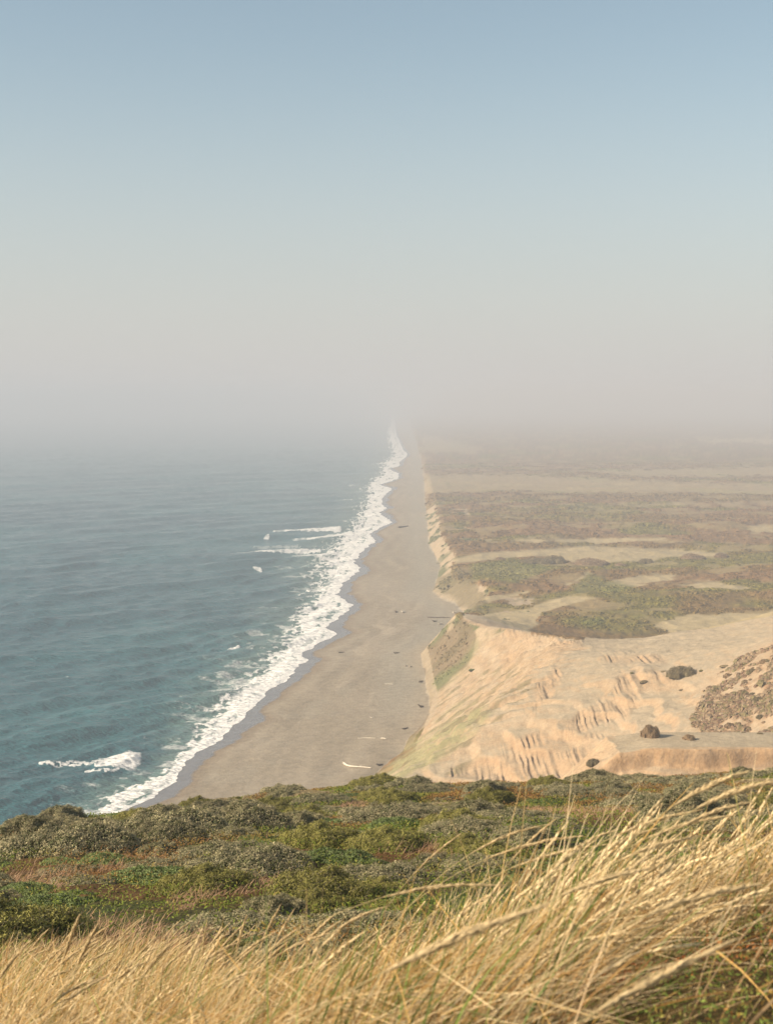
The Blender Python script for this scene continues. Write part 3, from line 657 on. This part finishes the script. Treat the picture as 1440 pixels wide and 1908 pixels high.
while cnt < 292 and tries < 20000:
    tries += 1
    v = 1450 + 330 * random.random() ** 1.15; u = random.uniform(-60, 1500)
    if random.random() < .15: v = 1445 + 20 * random.random()
    if v > 1640 and u > 700 + (1760 - v): continue
    dx_, dy_, dz_ = ray(u, v); 
    h_ = hit_head(u, v)
    if not h_ or h_[1] < 14 or h_[1] > 84: continue
    x, y, z = h_; s = random.uniform(.45, 1.0) if random.random() < .6 else random.uniform(.9, 1.35)
    s *= .64 + .0045 * y
    if y > 58: s = min(s, .9)
    if float(in_any(np.array(u), np.array(v), tan_px)) > -2 or float(in_any(np.array(u), np.array(v), open_px)) > 0: continue
    if any(((x - a) / 1.15) ** 2 + (y - b_) ** 2 < (.72 * (s * 1.25 + c_)) ** 2 for a, b_, c_ in cand): continue
    rg = float(fbm(np.array(x / 9), np.array(y / 12), 401, 2))
    if y < 30: pk = [0, 3, 6, 2, 1, 6, 3, 4]
    else: pk = [0, 1, 2, 5, 3, 6, 0, 6] if rg > .5 else [4, 6, 0, 3, 2, 1, 4]
    mi = random.choice(pk); s = s * (.85 if mi in (3, 4) else 1); kind = protos[mi][0]
    zone = 'on the lower heath slope near the grass' if y < 30 else ('on the middle of the heath slope' if y < 55 else 'near the crest of the heath')
    put_shrub(mi, x, y, z - .1, s, random.uniform(.75, 1.2), LBL[kind] + ' among others ' + zone, LBL[kind].replace('mound', 'mounds') + ' ' + zone)
    cand.append((x, y, s * 1.35)); cnt += 1
print('SHRUBS', cnt, tries)

# ---- bushes out on the sand and by the sand strip (real distance and size)
def far_bush(u, v, wpx, hpx, mi, label, group=None, name='bush'):
    h_ = hit_ground(u, v + hpx * .45)
    if not h_: print('MISS', u, v); return
    x, y, z = h_; w_ = wpx * y / FPX; hh = hpx * y / FPX
    pw = {0: 1.5, 1: 1.2, 2: 1.9, 3: 1.1, 4: 1.35, 5: 1.5, 6: 1.4, 7: 1.1, 8: 1.3, 9: 1.7, 10: 1.6}[mi]; ph = {0: .55, 1: .75, 2: .45, 3: .36, 4: .32, 5: .4, 6: .6, 7: .5, 8: .8, 9: .6, 10: .8}[mi]
    s = w_ / (2 * pw); o = put_shrub(mi, x, y, z - .15, s, min((hh * .95 / ph) / s, 1.8 if label.startswith(('brown gnarled', 'brown bush st', 'olive bush in')) else 1.25), label, group, 0, name, 'bush')
    return o
random.seed(5)
far_bush(1270, 1250, 52, 20, 10, 'large dark oval bush alone on the open sand slope'); far_bush(1210, 1362, 36, 26, 8, 'brown gnarled bush standing on the sand behind the ledge')
far_bush(1282, 1368, 24, 22, 8, 'brown bush at the lower left foot of the scrub hill'); far_bush(1105, 1414, 24, 26, 10, 'olive bush in the gully of the fluted sand wall')
far_bush(1306, 1247, 10, 7, 6, 'tiny round bush just right of the large oval bush'); far_bush(1352, 1238, 22, 9, 5, 'low brown bush between the oval bush and scrub hill')
far_bush(1200, 1266, 16, 14, 7, 'dark bush on the broken sand outcrop'); far_bush(880, 1246, 14, 8, 3, 'green bush high on the bluff face above the beach'); far_bush(1177, 1253, 10, 4, 6, 'small flat bush on the sand above the outcrop')
far_bush(1238, 1249, 14, 5, 5, 'small low bush just left of the large oval bush'); far_bush(1270, 1283, 12, 6, 5, 'small brown tuft below the large oval bush')
for u, v, w_, h_, mi, lb in [(1032,1043,42,15,10,'wide dark thicket at the left end of the long sand flat'), (1000,1046,60,10,10,'long low thicket along the near edge of the sand flat'), (1100,1047,70,10,9,'dark thicket in the middle of the near sand flat edge'),
      (1155,1050,24,10,9,'short thicket just left of the tall round one'), (1203,1043,26,15,10,'tall round thicket beside the sand flat'), (1290,1037,50,9,9,'dark flat thicket on the right part of the sand flat'),
      (1343,1033,28,9,9,'thicket at the right end of the sand flat'), (932,1041,22,5,9,'tiny thicket at the beach end of the sand flat')]:
    far_bush(u, v, w_, h_, mi, lb, None, 'thicket')
k = 0
for _ in range(900):
    u = random.uniform(1282, 1500); v = random.uniform(1205, 1378)
    if float(poly_sd(np.array(u), np.array(v), hill)) < 1: continue
    h_ = hit_ground(u, v)
    if not h_ or h_[1] < 285: continue
    far_bush(u, v, random.uniform(7, 22), random.uniform(5, 10), random.choice([8, 9, 8, 9, 10]), 'brown scrub bush among many on the scrub hill', 'scrub bushes on the hill right of the ledge'); k += 1
    if k > 70: break

# ---- low scrub that nobody could count: small uneven domes over the plain and the scrub hill
def domes(x, y, z, rad, hgt, col, name, label):
    n = len(x); k = 6; a = np.linspace(0, 2 * math.pi, k, endpoint=False)[None] + rng.uniform(0, 6, (n, 1))
    r1 = rad[:, None] * rng.uniform(.75, 1.25, (n, k)); r2 = r1 * rng.uniform(.5, .8, (n, k))
    V = np.zeros((n, 2 * k + 1, 3))
    V[:, :k, 0] = x[:, None] + np.cos(a) * r1; V[:, :k, 1] = y[:, None] + np.sin(a) * r1; V[:, :k, 2] = (z - .5)[:, None]
    V[:, k:2*k, 0] = x[:, None] + np.cos(a + .4) * r2; V[:, k:2*k, 1] = y[:, None] + np.sin(a + .4) * r2; V[:, k:2*k, 2] = z[:, None] + hgt[:, None] * rng.uniform(.55, 1., (n, k))
    V[:, 2*k] = np.c_[x, y, z + hgt]
    i = np.arange(k); j = (i + 1) % k
    f = np.concatenate([np.stack([i, j, k + j], 1), np.stack([i, k + j, k + i], 1), np.stack([k + i, k + j, np.full(k, 2 * k)], 1)])
    F = (f[None] + (np.arange(n) * (2 * k + 1))[:, None, None]).reshape(-1, 3)
    cc = col[:, None] * rng.uniform(.75, 1.2, (n, 2 * k + 1, 1))
    o = mesh_np(name, V.reshape(-1, 3), F, m_dome, cc.reshape(-1, 3)); tag(o, label, 'scrub', kind='stuff')
m_dome = material('far_scrub', rough=.95, spec=.05, nscale=(3.,), namt=.35)
# sample places and colours from the ground sheet itself, so scrub grows only where plants are
rows_ = np.where((yr > 650) & (yr < 2500))[0]; wt = (yr[rows_] ** .6); wt /= wt.sum()
ri = rng.choice(rows_, 150000, p=wt); ci_ = rng.integers(100, X.shape[1] - 60, 150000)
ok = (vegn[ri, ci_] > .35) & (~isbeach[ri, ci_]) & (rng.random(150000) < ss(.3, .6, fbm(X[ri, ci_] / 12, Y[ri, ci_] / 16, 152, 3)))
ri, ci_ = ri[ok][:62000], ci_[ok][:62000]; n = len(ri); q_ = Y[ri, ci_] / 800
rad = rng.uniform(.5, 1.6, n) * q_ ** .8
domes(X[ri, ci_] + rng.normal(0, .4, n), Y[ri, ci_] + rng.normal(0, .8, n), Zv[ri, ci_], rad, rad * rng.uniform(.15, .42, n), bt[ri, ci_] * rng.uniform(.9, 1.3, (n, 1)), 'scrub', 'low brown and olive scrub dotting the coastal plain')
rows_ = np.where((yr > 560) & (yr < 690))[0]; ri = rng.choice(rows_, 60000); ci_ = rng.integers(480, 640, 60000)
ok = (vegn[ri, ci_] > .30) & (d_toe[ri, ci_] > 0) & (d_toe[ri, ci_] < 30) & (rng.random(60000) < ss(.4, .6, fbm(X[ri, ci_] / 4, Y[ri, ci_] / 9, 153, 3)))
ri, ci_ = ri[ok][:1300], ci_[ok][:1300]; n = len(ri); rad = .22 + .5 * rng.random(n) ** 2
domes(X[ri, ci_] + rng.normal(0, .3, n), Y[ri, ci_] + rng.normal(0, .5, n), Zv[ri, ci_] - .1, rad, rad * rng.uniform(.2, .4, n), bt[ri, ci_] * rng.uniform(.9, 1.5, (n, 1)), 'scrub', 'brown green scrub clinging to the bluff face above the beach')
rows_ = np.where((yr > 285) & (yr < 470))[0]; ri = rng.choice(rows_, 200000); ci_ = rng.integers(700, X.shape[1] - 10, 200000)
cov = hm[ri, ci_] * ss(.40, .50, hp[ri, ci_]); ok = cov > rng.random(200000) ** .5
ri, ci_ = ri[ok][:16000], ci_[ok][:16000]; n = len(ri); rad = .22 + .9 * rng.random(n) ** 3
pc = np.array([[.22, .155, .095], [.17, .14, .07], [.27, .20, .13], [.19, .125, .08]])[rng.integers(0, 4, n)]
domes(X[ri, ci_] + rng.normal(0, .3, n), Y[ri, ci_] + rng.normal(0, .3, n), Zv[ri, ci_] - .1, rad, rad * rng.uniform(.3, .7, n), pc * rng.uniform(.8, 1.2, (n, 1)), 'scrub', 'brown and olive scrub matting the hill right of the ledge')

# ================================================================== DRIFTWOOD
def tube(pts, rad, ns=8):
    pts = np.array(pts, float); V = []; 
    for i, p in enumerate(pts):
        a = pts[min(i + 1, len(pts) - 1)] - pts[max(i - 1, 0)]; a /= np.linalg.norm(a)
        b_ = np.cross(a, [0, 0, 1.]); b_ /= (np.linalg.norm(b_) + 1e-9); c_ = np.cross(a, b_)
        for j in range(ns):
            t_ = 2 * math.pi * j / ns; V.append(p + (b_ * math.cos(t_) + c_ * math.sin(t_)) * rad[i])
    F = [(i * ns + j, i * ns + (j + 1) % ns, (i + 1) * ns + (j + 1) % ns, (i + 1) * ns + j) for i in range(len(pts) - 1) for j in range(ns)]
    return np.array(V), np.array(F)
def log(u0, v0, u1, v1, r, pale, label, bend=.06, group=None):
    a = hit_ground(u0, v0); b_ = hit_ground(u1, v1)
    if not a or not b_: print('LOGMISS', u0, v0); return
    a, b_ = np.array(a), np.array(b_); c0 = (a + b_) / 2; ln = np.linalg.norm(b_ - a); d = (b_ - a) / ln; n_ = np.array([-d[1], d[0], 0])
    s_ = np.linspace(-.5, .5, 9); pts = [d * ln * k + n_ * math.sin(k * 5 + u0) * bend * ln + np.array([0, 0, r * .8]) for k in s_]
    V, F = tube(pts, [r * (1.15 - .7 * (k + .5)) * (.9 + .2 * random.random()) for k in s_])
    rt = []
    for q_ in range(4):                    # broken root stubs and a side limb
        e = pts[0] + (-d * random.uniform(.2, .5) + n_ * random.uniform(-.6, .6) + np.array([0, 0, random.uniform(0, .6)])) * r * 4
        v2, f2 = tube([pts[0], (pts[0] + e) / 2, e], [r * .5, r * .35, r * .12], 6); rt.append((v2, f2, np.zeros((len(v2), 3))))
    e = pts[5] + (n_ * .8 + d * .5 + np.array([0, 0, .3])) * ln * .12; v2, f2 = tube([pts[5], (pts[5] + e) / 2, e], [r * .4, r * .3, r * .1], 6); rt.append((v2, f2, np.zeros((len(v2), 3))))
    V, F, c_ = cat([(V, F, np.zeros((len(V), 3)))] + rt)
    col = np.array([.62, .55, .44]) if pale else np.array([.09, .07, .05])
    o = mesh_np('driftwood_log', V, F, m_bark, np.ones((len(V), 1)) * col, smooth=True); o.location = c0
    tag(o, label, 'driftwood', group)
log(640, 1424, 686, 1434, .32, True, 'long pale bent driftwood log just above the heath crest', .1)
log(798, 1151, 838, 1152, .3, False, 'long dark log lying straight across the beach near the bluff corner')
log(632, 1217, 641, 1216, .3, False, 'dark log on the open beach nearer the surf'); log(735, 1218, 745, 1217, .3, False, 'dark log in mid beach level with the surf side one')
log(718, 1276, 732, 1276, .25, True, 'thin pale log lying crosswise in mid beach'); log(711, 1377, 719, 1378, .28, True, 'short bright white log on the lower beach')
log(668, 1377, 700, 1376, .16, True, 'faint thin pale branch on the lower beach'); log(752, 1360, 760, 1357, .3, False, 'short dark log near the grassy foot of the bluff')
log(783, 1319, 789, 1318, .5, False, 'chunky dark stump close to the bluff foot'); log(782, 1272, 787, 1270, .35, False, 'small dark log by the brown plant covered face')
log(846, 1143, 852, 1142, .5, True, 'bright white log at the bluff corner'); log(818, 1164, 827, 1163, .4, True, 'pale log just seaward of the bluff corner'); log(750, 1142, 756, 1141, .5, True, 'white driftwood piece alone in the middle of the far beach')
log(738, 1142, 741, 1141, .4, False, 'small dark log next to the white piece on the far beach'); log(755, 1242, 758, 1241, .3, True, 'small pale scrap in mid beach'); log(763, 1243, 767, 1242, .3, True, 'small pale scrap right of its twin in mid beach')
log(704, 1427, 714, 1426, .35, False, 'dark log beside the grassy bluff foot above the heath crest'); log(690, 1338, 697, 1338, .2, True, 'small pale stick on the lower beach'); log(808, 1159, 814, 1158, .4, False, 'small dark log below the long dark log')
log(745, 984, 760, 981, .8, False, 'distant dark log on the hazy far beach')

# ================================================================== FOREGROUND GRASS
def gpal(n, green=.12):
    p = np.array([[.72, .50, .23], [.58, .36, .12], [.80, .62, .36], [.40, .22, .07], [.70, .53, .29]])
    c_ = p[rng.integers(0, 5, n)] * rng.uniform(.75, 1.15, (n, 1)); g = rng.random(n) < green
    c_[g] = np.array([.17, .21, .05]) * rng.uniform(.6, 1.4, (g.sum(), 1)); return c_
def dens(x, y):
    r = y; s = x / np.maximum(r, .1)               # s: -0.27..0.27 across the frame
    right = ss(-.02, .06, s + (fbm(x * 1.3, y * 1.3, 501, 2) - .5) * .06)
    limit = lerp(11.8, 7.6, right) + .8 * (fbm(x * .8, y * .8, 502, 2) - .5)
    d = ss(limit + .3, limit - .3, r)
    bare = ss(.10, .16, s + (r - 4) * -.03) * ss(5.6, 4.4, r)      # ground cover shows at the lower right
    mid = ss(-.19, -.12, s) * ss(.03, -.03, s) * ss(6.2, 7.4, r)
    return d * (1 - .93 * bare) * (1 - .96 * mid)
parts = []
x, y = scatter_wedge(100000, 3.0, 12.6, .36); z = head_z(x, y)
cl = .04 + 1.6 * ss(.42, .62, fbm(x / .28, y / .28, 503, 2))
kp = rng.random(len(x)) < dens(x, y) * cl * .9; x, y, z = x[kp], y[kp], z[kp]; n = len(x); s = x / y
right = ss(-.06, .12, s)
hh = rng.uniform(.2, .68, n) * lerp(.78, 1.12, right) * (.6 + .8 * fbm(x / .5, y / .5, 504, 2)); lean = np.clip(rng.normal(lerp(.4, .88, right), .34, n), 0, 1.55)
az = rng.normal(.15, .5, n) + (fbm(x / .45, y / .45, 505, 2) - .5) * lerp(2.6, 1.2, right); bend = rng.uniform(.1, 1.1, n)
col = gpal(n, .10); cm = (rng.random(n) < .6 * right)[:, None]; col = np.where(cm & (col[:, :1] > .3), col * .35 + np.array([.82, .68, .44]) * .65, col)
low = np.clip(col * [.38, .30, .24], 0, 1); gr = rng.random(n) < .16; low[gr] = np.array([.16, .16, .05]) * rng.uniform(.6, 1.2, (gr.sum(), 1))  # blade bases darkened as painted shade between blades, browned like dead thatch
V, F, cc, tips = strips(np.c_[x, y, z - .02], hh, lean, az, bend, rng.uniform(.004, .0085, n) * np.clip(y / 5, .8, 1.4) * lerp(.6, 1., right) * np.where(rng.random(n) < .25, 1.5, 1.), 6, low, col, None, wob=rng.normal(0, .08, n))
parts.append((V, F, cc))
# flattened litter, broken leaves pointing every way
x, y = scatter_wedge(52000, 3.0, 11.5, .36); kp = rng.random(len(x)) < dens(x, y); x, y = x[kp], y[kp]; z = head_z(x, y); n = len(x)
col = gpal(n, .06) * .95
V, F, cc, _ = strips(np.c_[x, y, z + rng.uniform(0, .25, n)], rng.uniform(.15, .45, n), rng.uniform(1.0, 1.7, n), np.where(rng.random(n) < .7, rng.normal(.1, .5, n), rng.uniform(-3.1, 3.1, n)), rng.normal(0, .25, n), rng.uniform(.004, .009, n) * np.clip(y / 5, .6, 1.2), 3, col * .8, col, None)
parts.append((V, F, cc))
# green young shoots
x, y = scatter_wedge(5500, 3.0, 11.5, .36); kp = rng.random(len(x)) < dens(x, y) * ss(.45, .6, fbm(x * 1.2, y * 1.2, 507, 2)); x, y = x[kp], y[kp]; z = head_z(x, y); n = len(x)
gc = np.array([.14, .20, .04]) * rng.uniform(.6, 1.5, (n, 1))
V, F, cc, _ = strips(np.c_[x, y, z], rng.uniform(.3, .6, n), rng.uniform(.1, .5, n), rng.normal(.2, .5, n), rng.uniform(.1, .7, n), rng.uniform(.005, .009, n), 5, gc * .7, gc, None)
parts.append((V, F, cc))
# the countless small feathery heads that ride on the bank
x, y = scatter_wedge(9000, 3.6, 11, .34); s = x / y; right = ss(-.06, .1, s)
kp = rng.random(len(x)) < dens(x, y) * lerp(.10, .55, right) * (.2 + 1.3 * ss(.42, .62, fbm(x / .28, y / .28, 503, 2))); x, y, right = x[kp], y[kp], right[kp]; z = head_z(x, y); n = len(x)
az = rng.normal(.15, .3, n); stc = gpal(n, 0) * .85; hs_ = rng.uniform(.40, .74, n) * lerp(.8, 1.05, right)
V, F, cc, ax = strips(np.c_[x, y, z], hs_, np.clip(rng.normal(lerp(.35, .6, right), .18, n), 0, 1.3), az, rng.uniform(.3, .9, n), rng.uniform(.003, .004, n), 8, stc, stc, None, taper=.6)
parts.append((V, F, cc))
k = 64; t_ = rng.uniform(0, 1, (n, k)); hl_ = rng.uniform(.16, .26, n)            # share of the stalk that flowers
sp = (1 - hl_[:, None] * (1 - t_)) * 8; i0 = np.minimum(sp.astype(int), 7); fr_ = (sp - i0)[..., None]; ar = np.arange(n)[:, None]
c_ = ax[ar, i0] * (1 - fr_) + ax[ar, i0 + 1] * fr_; td = ax[ar, i0 + 1] - ax[ar, i0]; td /= np.linalg.norm(td, axis=-1, keepdims=True)
rad = np.cross(td, rng.normal(size=(n, k, 3))); rad /= np.linalg.norm(rad, axis=-1, keepdims=True)
pr = (np.sin(np.pi * np.clip(.15 + .8 * t_, 0, 1)) * rng.uniform(.004, .0085, (n, 1)))[..., None]
a = c_ + rad * pr * .2; b_ = a + td * rng.uniform(.012, .03, (n, k, 1)) + rad * pr; wv = np.cross(td, rad) * .0024
V1 = np.stack([a - wv * .3, (a + b_) / 2 - wv, b_, (a + b_) / 2 + wv], 2).reshape(-1, 3)
hc_ = np.array([.80, .63, .36]) * rng.uniform(.75, 1.1, (n, 1, 1)) * rng.uniform(.8, 1.15, (n, k, 1)); hc_ = np.repeat(hc_, 4, 1).reshape(-1, 3)
parts.append((V1, np.arange(n * k * 4).reshape(-1, 4), hc_))
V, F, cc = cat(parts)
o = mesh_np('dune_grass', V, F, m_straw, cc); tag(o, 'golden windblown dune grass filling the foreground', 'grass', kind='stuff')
print('GRASS faces', len(F))
# low leafy cover under and beside the grass
x, y = scatter_wedge(210000, 2.2, 13, .42); z = head_z(x, y); n = len(x)
V, F = leaf_quads(np.c_[x, y, z + rng.uniform(0, .07, n)], np.c_[rng.normal(-.3, .7, n), rng.normal(-.4, .7, n), rng.uniform(.2, 1, n)], rng.uniform(.003, .0075, n), rng.uniform(1, 1.9, n))
f1 = fbm(x / .35, y / .35, 511, 3); tn = np.clip(ss(.42, .62, f1) + rng.normal(0, .2, n), 0, 1)[:, None]
cl = (np.array([.11, .15, .03]) * (1 - tn) + np.array([.30, .10, .03]) * tn) * rng.uniform(.5, 1.5, (n, 1)); q_ = rng.random(n) < .02; cl[q_] = [.34, .26, .12]
o = mesh_np('ground_cover', V, F, m_leaf, np.repeat(cl, 4, 0)); tag(o, 'low red and green leafy cover on the bare brow', 'ground cover', kind='stuff')

# ---- seed heads: every tall flowering stalk is a thing with a stem and a seed head
def stalk_mesh(base, h, lean, az, bend, head_len, head_r, sw=.0022, wob=0.):
    n = 14; s = np.linspace(0, 1, n); ang = lean + bend * s ** 1.6; ds_ = h / (n - 1); p = [np.zeros(3)]
    for i in range(1, n):
        a = .5 * (ang[i] + ang[i - 1]); p.append(p[-1] + ds_ * np.array([math.sin(a) * math.cos(az), math.sin(a) * math.sin(az), math.cos(a)]))
    p = np.array(p); cut = int(n * (1 - head_len / h)); cut = min(max(cut, 3), n - 4)
    Vs_, Fs_ = tube(p[:cut + 2], np.linspace(sw, sw * .6, cut + 2), 5)
    hp = p[cut:]; m_ = len(hp); V, F = tube(hp, [head_r * .4 * math.sin(math.pi * min(.12 + .8 * i / (m_ - 1), 1)) + .0008 for i in range(m_)], 6)
    head_r = head_r * 1.15; k = int(520 * head_len / .2); t_ = rng.uniform(0, 1, k) * (m_ - 1); i0 = np.minimum(t_.astype(int), m_ - 2); fr_ = (t_ - i0)[:, None]
    c_ = hp[i0] * (1 - fr_) + hp[i0 + 1] * fr_; tan_ = hp[i0 + 1] - hp[i0]; tan_ /= np.linalg.norm(tan_, axis=1, keepdims=True)
    rad = np.cross(tan_, rng.normal(size=(k, 3))); rad /= np.linalg.norm(rad, axis=1, keepdims=True)
    pr = np.sin(np.pi * np.clip(.12 + .82 * t_ / (m_ - 1), 0, 1))[:, None] * head_r
    a = c_ + rad * pr * .3; b_ = a + tan_ * rng.uniform(.012, .03, (k, 1)) + rad * pr * rng.uniform(.4, 1.1, (k, 1)); wv = np.cross(tan_, rad) * .0016
    V1 = np.stack([a - wv * .3, (a + b_) / 2 - wv, b_, (a + b_) / 2 + wv], 1).reshape(-1, 3); F1 = np.arange(k * 4).reshape(-1, 4)
    cc0 = np.array([.50, .37, .19]) * np.ones((len(V), 1)); cc1 = np.repeat(np.array([.64, .49, .27]) * rng.uniform(.7, 1.15, (k, 1)), 4, 0)
    Vh, Fh, Ch = cat([(V, F, cc0), (V1, F1, cc1)])
    return Vs_, Fs_, Vh, Fh, Ch
def grass_stalk(x, y, h, lean, az, bend, hl, hr, label, group=None):
    z = float(head_z(np.array(x), np.array(y)))
    r_ = bpy.data.objects.new('grass_stalk', None); C.objects.link(r_); r_.location = (x, y, z - .02); tag(r_, label, 'grass stalk', group)
    Vs_, Fs_, Vh, Fh, Ch = stalk_mesh(None, h, lean, az, bend, hl, hr)
    tn = np.array([.50, .40, .20]) * random.uniform(.8, 1.1)
    mesh_np('stem', Vs_, Fs_, m_straw, np.ones((len(Vs_), 1)) * tn, smooth=True, parent=r_)
    mesh_np('seed_head', Vh, Fh, m_straw, Ch, parent=r_)
    return r_
random.seed(11)
def tipped(u, v, r, hl, hr, label, lean=.45, bend=.8, az=.1, h=None, group=None):
    """choose the root so the head's tip comes to the traced point at distance r"""
    dx_, dy_, dz_ = ray(u, v); k = r / dy_; tx, ty, tz = dx_ * k, r, H + dz_ * k
    h = h or .8
    for _ in range(30):
        s_ = np.linspace(0, 1, 14); an = lean + bend * s_ ** 1.6; an = .5 * (an[1:] + an[:-1]); d_ = h / 13
        hx = (np.sin(an) * d_).sum(); hz = (np.cos(an) * d_).sum()
        bx, by = tx - hx * math.cos(az), ty - hx * math.sin(az); need = tz - float(head_z(np.array(bx), np.array(by))) + .02
        h = min(max(h * (1 + .5 * (need / hz - 1)), .25), 1.6)
    return grass_stalk(bx, by, h, lean, az, bend, hl, hr, label, group)
heroes = [
 (1005,1690,2.6,.30,.010,'thickest blurred seed head, sweeping up across the middle of the foreground',.75,.55),
 (1360,1755,2.5,.20,.008,'pale seed head low at the right over the red ground cover',.9,.4),
 (1386,1440,4.2,.15,.010,'topmost feathery seed head, breaking the heath crest at the right',.35,1.0),
 (1445,1455,4.0,.20,.010,'long pale seed head leaving the frame at the upper right',.4,1.0),
 (1390,1496,4.4,.13,.008,'seed head just below the topmost one on the right',.45,1.0),
 (1358,1520,4.6,.12,.007,'slim seed head third down from the topmost on the right',.5,.95),
 (1300,1510,4.8,.12,.007,'slim seed head leaning left of the topmost group',.5,.9),
 (1215,1546,4.9,.11,.008,'arching seed head alone over the flat green patch',.4,1.0),
 (1145,1547,5.2,.09,.007,'brown tipped seed head above the middle of the grass bank',.4,1.0),
 (1010,1538,5.6,.09,.007,'curled seed head at the top left of the grass bank',.35,1.1),
 (1030,1530,5.7,.08,.006,'upright thin seed head beside the curled one',.3,.6),
 (852,1558,6.0,.08,.005,'leftmost high seed head of the grass bank',.3,.7),
 (1080,1558,5.3,.10,.008,'pale drooping seed head in the centre of the grass bank',.5,1.0),
 (1125,1574,5.0,.10,.007,'seed head under the brown tipped one',.55,.9),
 (1290,1560,4.2,.12,.008,'thick seed head above the dark hollow',.55,.9),
 (1200,1620,3.6,.16,.008,'blurred seed head pointing at the dark hollow',.65,.8),
 (1400,1650,3.0,.20,.009,'long seed head arching towards the right edge',.6,.9),
 (930,1650,4.2,.14,.007,'seed head bending over the left shoulder of the bank',.6,1.1),
 (146,1712,5.6,.17,.010,'tall feathery seed head standing left of its taller twin',.12,.3),
 (180,1728,5.4,.17,.010,'tall feathery seed head on the left, heavy and leaning right',.2,.35),
 (315,1762,5.2,.15,.010,'soft seed head leaning right in the left centre',.3,.5),
 (262,1712,6.4,.08,.005,'small thin seed head between the tall left pair and soft one',.3,.6),
 (520,1692,5.6,.10,.005,'dark narrow seed head in front of the green shrubs',.1,.45),
 (545,1700,5.5,.10,.005,'narrow brown seed head just right of the dark narrow one',.15,.45),
 (458,1712,5.6,.08,.006,'upright brown seed head in the gap of dark shrubs',.05,.3),
 (385,1722,5.6,.06,.004,'straight green tinged stalk in front of the dark shrubs',.02,.15),
 (718,1690,4.8,.10,.006,'seed head drooping at the centre of the frame',.4,1.0),
 (665,1708,4.9,.09,.006,'seed head left of the central drooping one',.3,.8),
 (610,1740,5.0,.08,.005,'thin seed head over the low middle grass',.4,.9),
 (50,1760,5.0,.12,.009,'seed head standing nearest the left edge',.2,.6)]
for u, v, r, hl, hr, lb, le, be in heroes: tipped(u, v, r, hl, hr, lb, le, be, random.uniform(-.1, .35))
k = 0
for _ in range(400):
    x_, y_ = scatter_wedge(1, 4.6, 10.5, .30); x_, y_ = float(x_[0]), float(y_[0])
    if random.random() > float(dens(np.array(x_), np.array(y_))): continue
    s_ = x_ / y_; rt = float(ss(-.06, .12, s_))
    grass_stalk(x_, y_, random.uniform(.6, .85) * lerp(.9, 1.05, rt), lerp(.3, .68, rt) + random.uniform(-.05, .2), random.uniform(-.2, .4), random.uniform(.5, 1.0), random.uniform(.08, .14), random.uniform(.005, .008),
                'straw coloured grass stalk with a seed head within the ' + ('right hand grass bank' if s_ > 0 else 'left hand grass'), 'seed heads in the ' + ('right hand grass bank' if s_ > 0 else 'left hand grass')); k += 1
    if k >= 150: break

# ================================================================== HAZE
me = bpy.data.meshes.new('haze')
x0, x1, y0, y1, z0, z1 = -46000, 46000, -3000, 46000, -14, H + 45
vs = [(x0,y0,z0),(x1,y0,z0),(x1,y1,z0),(x0,y1,z0),(x0,y0,z1),(x1,y0,z1),(x1,y1,z1),(x0,y1,z1)]
me.from_pydata(vs, [], [(0,3,2,1),(4,5,6,7),(0,1,5,4),(1,2,6,5),(2,3,7,6),(3,0,4,7)])
hz = bpy.data.objects.new('haze', me); C.objects.link(hz); tag(hz, 'pale sea haze hiding the far coast', 'haze', kind='stuff')
mh = bpy.data.materials.new('haze'); mh.use_nodes = True; t = mh.node_tree; t.nodes.clear()
vo = t.nodes.new('ShaderNodeVolumePrincipled'); vo.inputs['Density'].default_value = .00043; vo.inputs['Color'].default_value = (.545, .575, .64, 1); vo.inputs['Anisotropy'].default_value = .0
ou = t.nodes.new('ShaderNodeOutputMaterial'); t.links.new(vo.outputs[0], ou.inputs['Volume']); me.materials.append(mh)
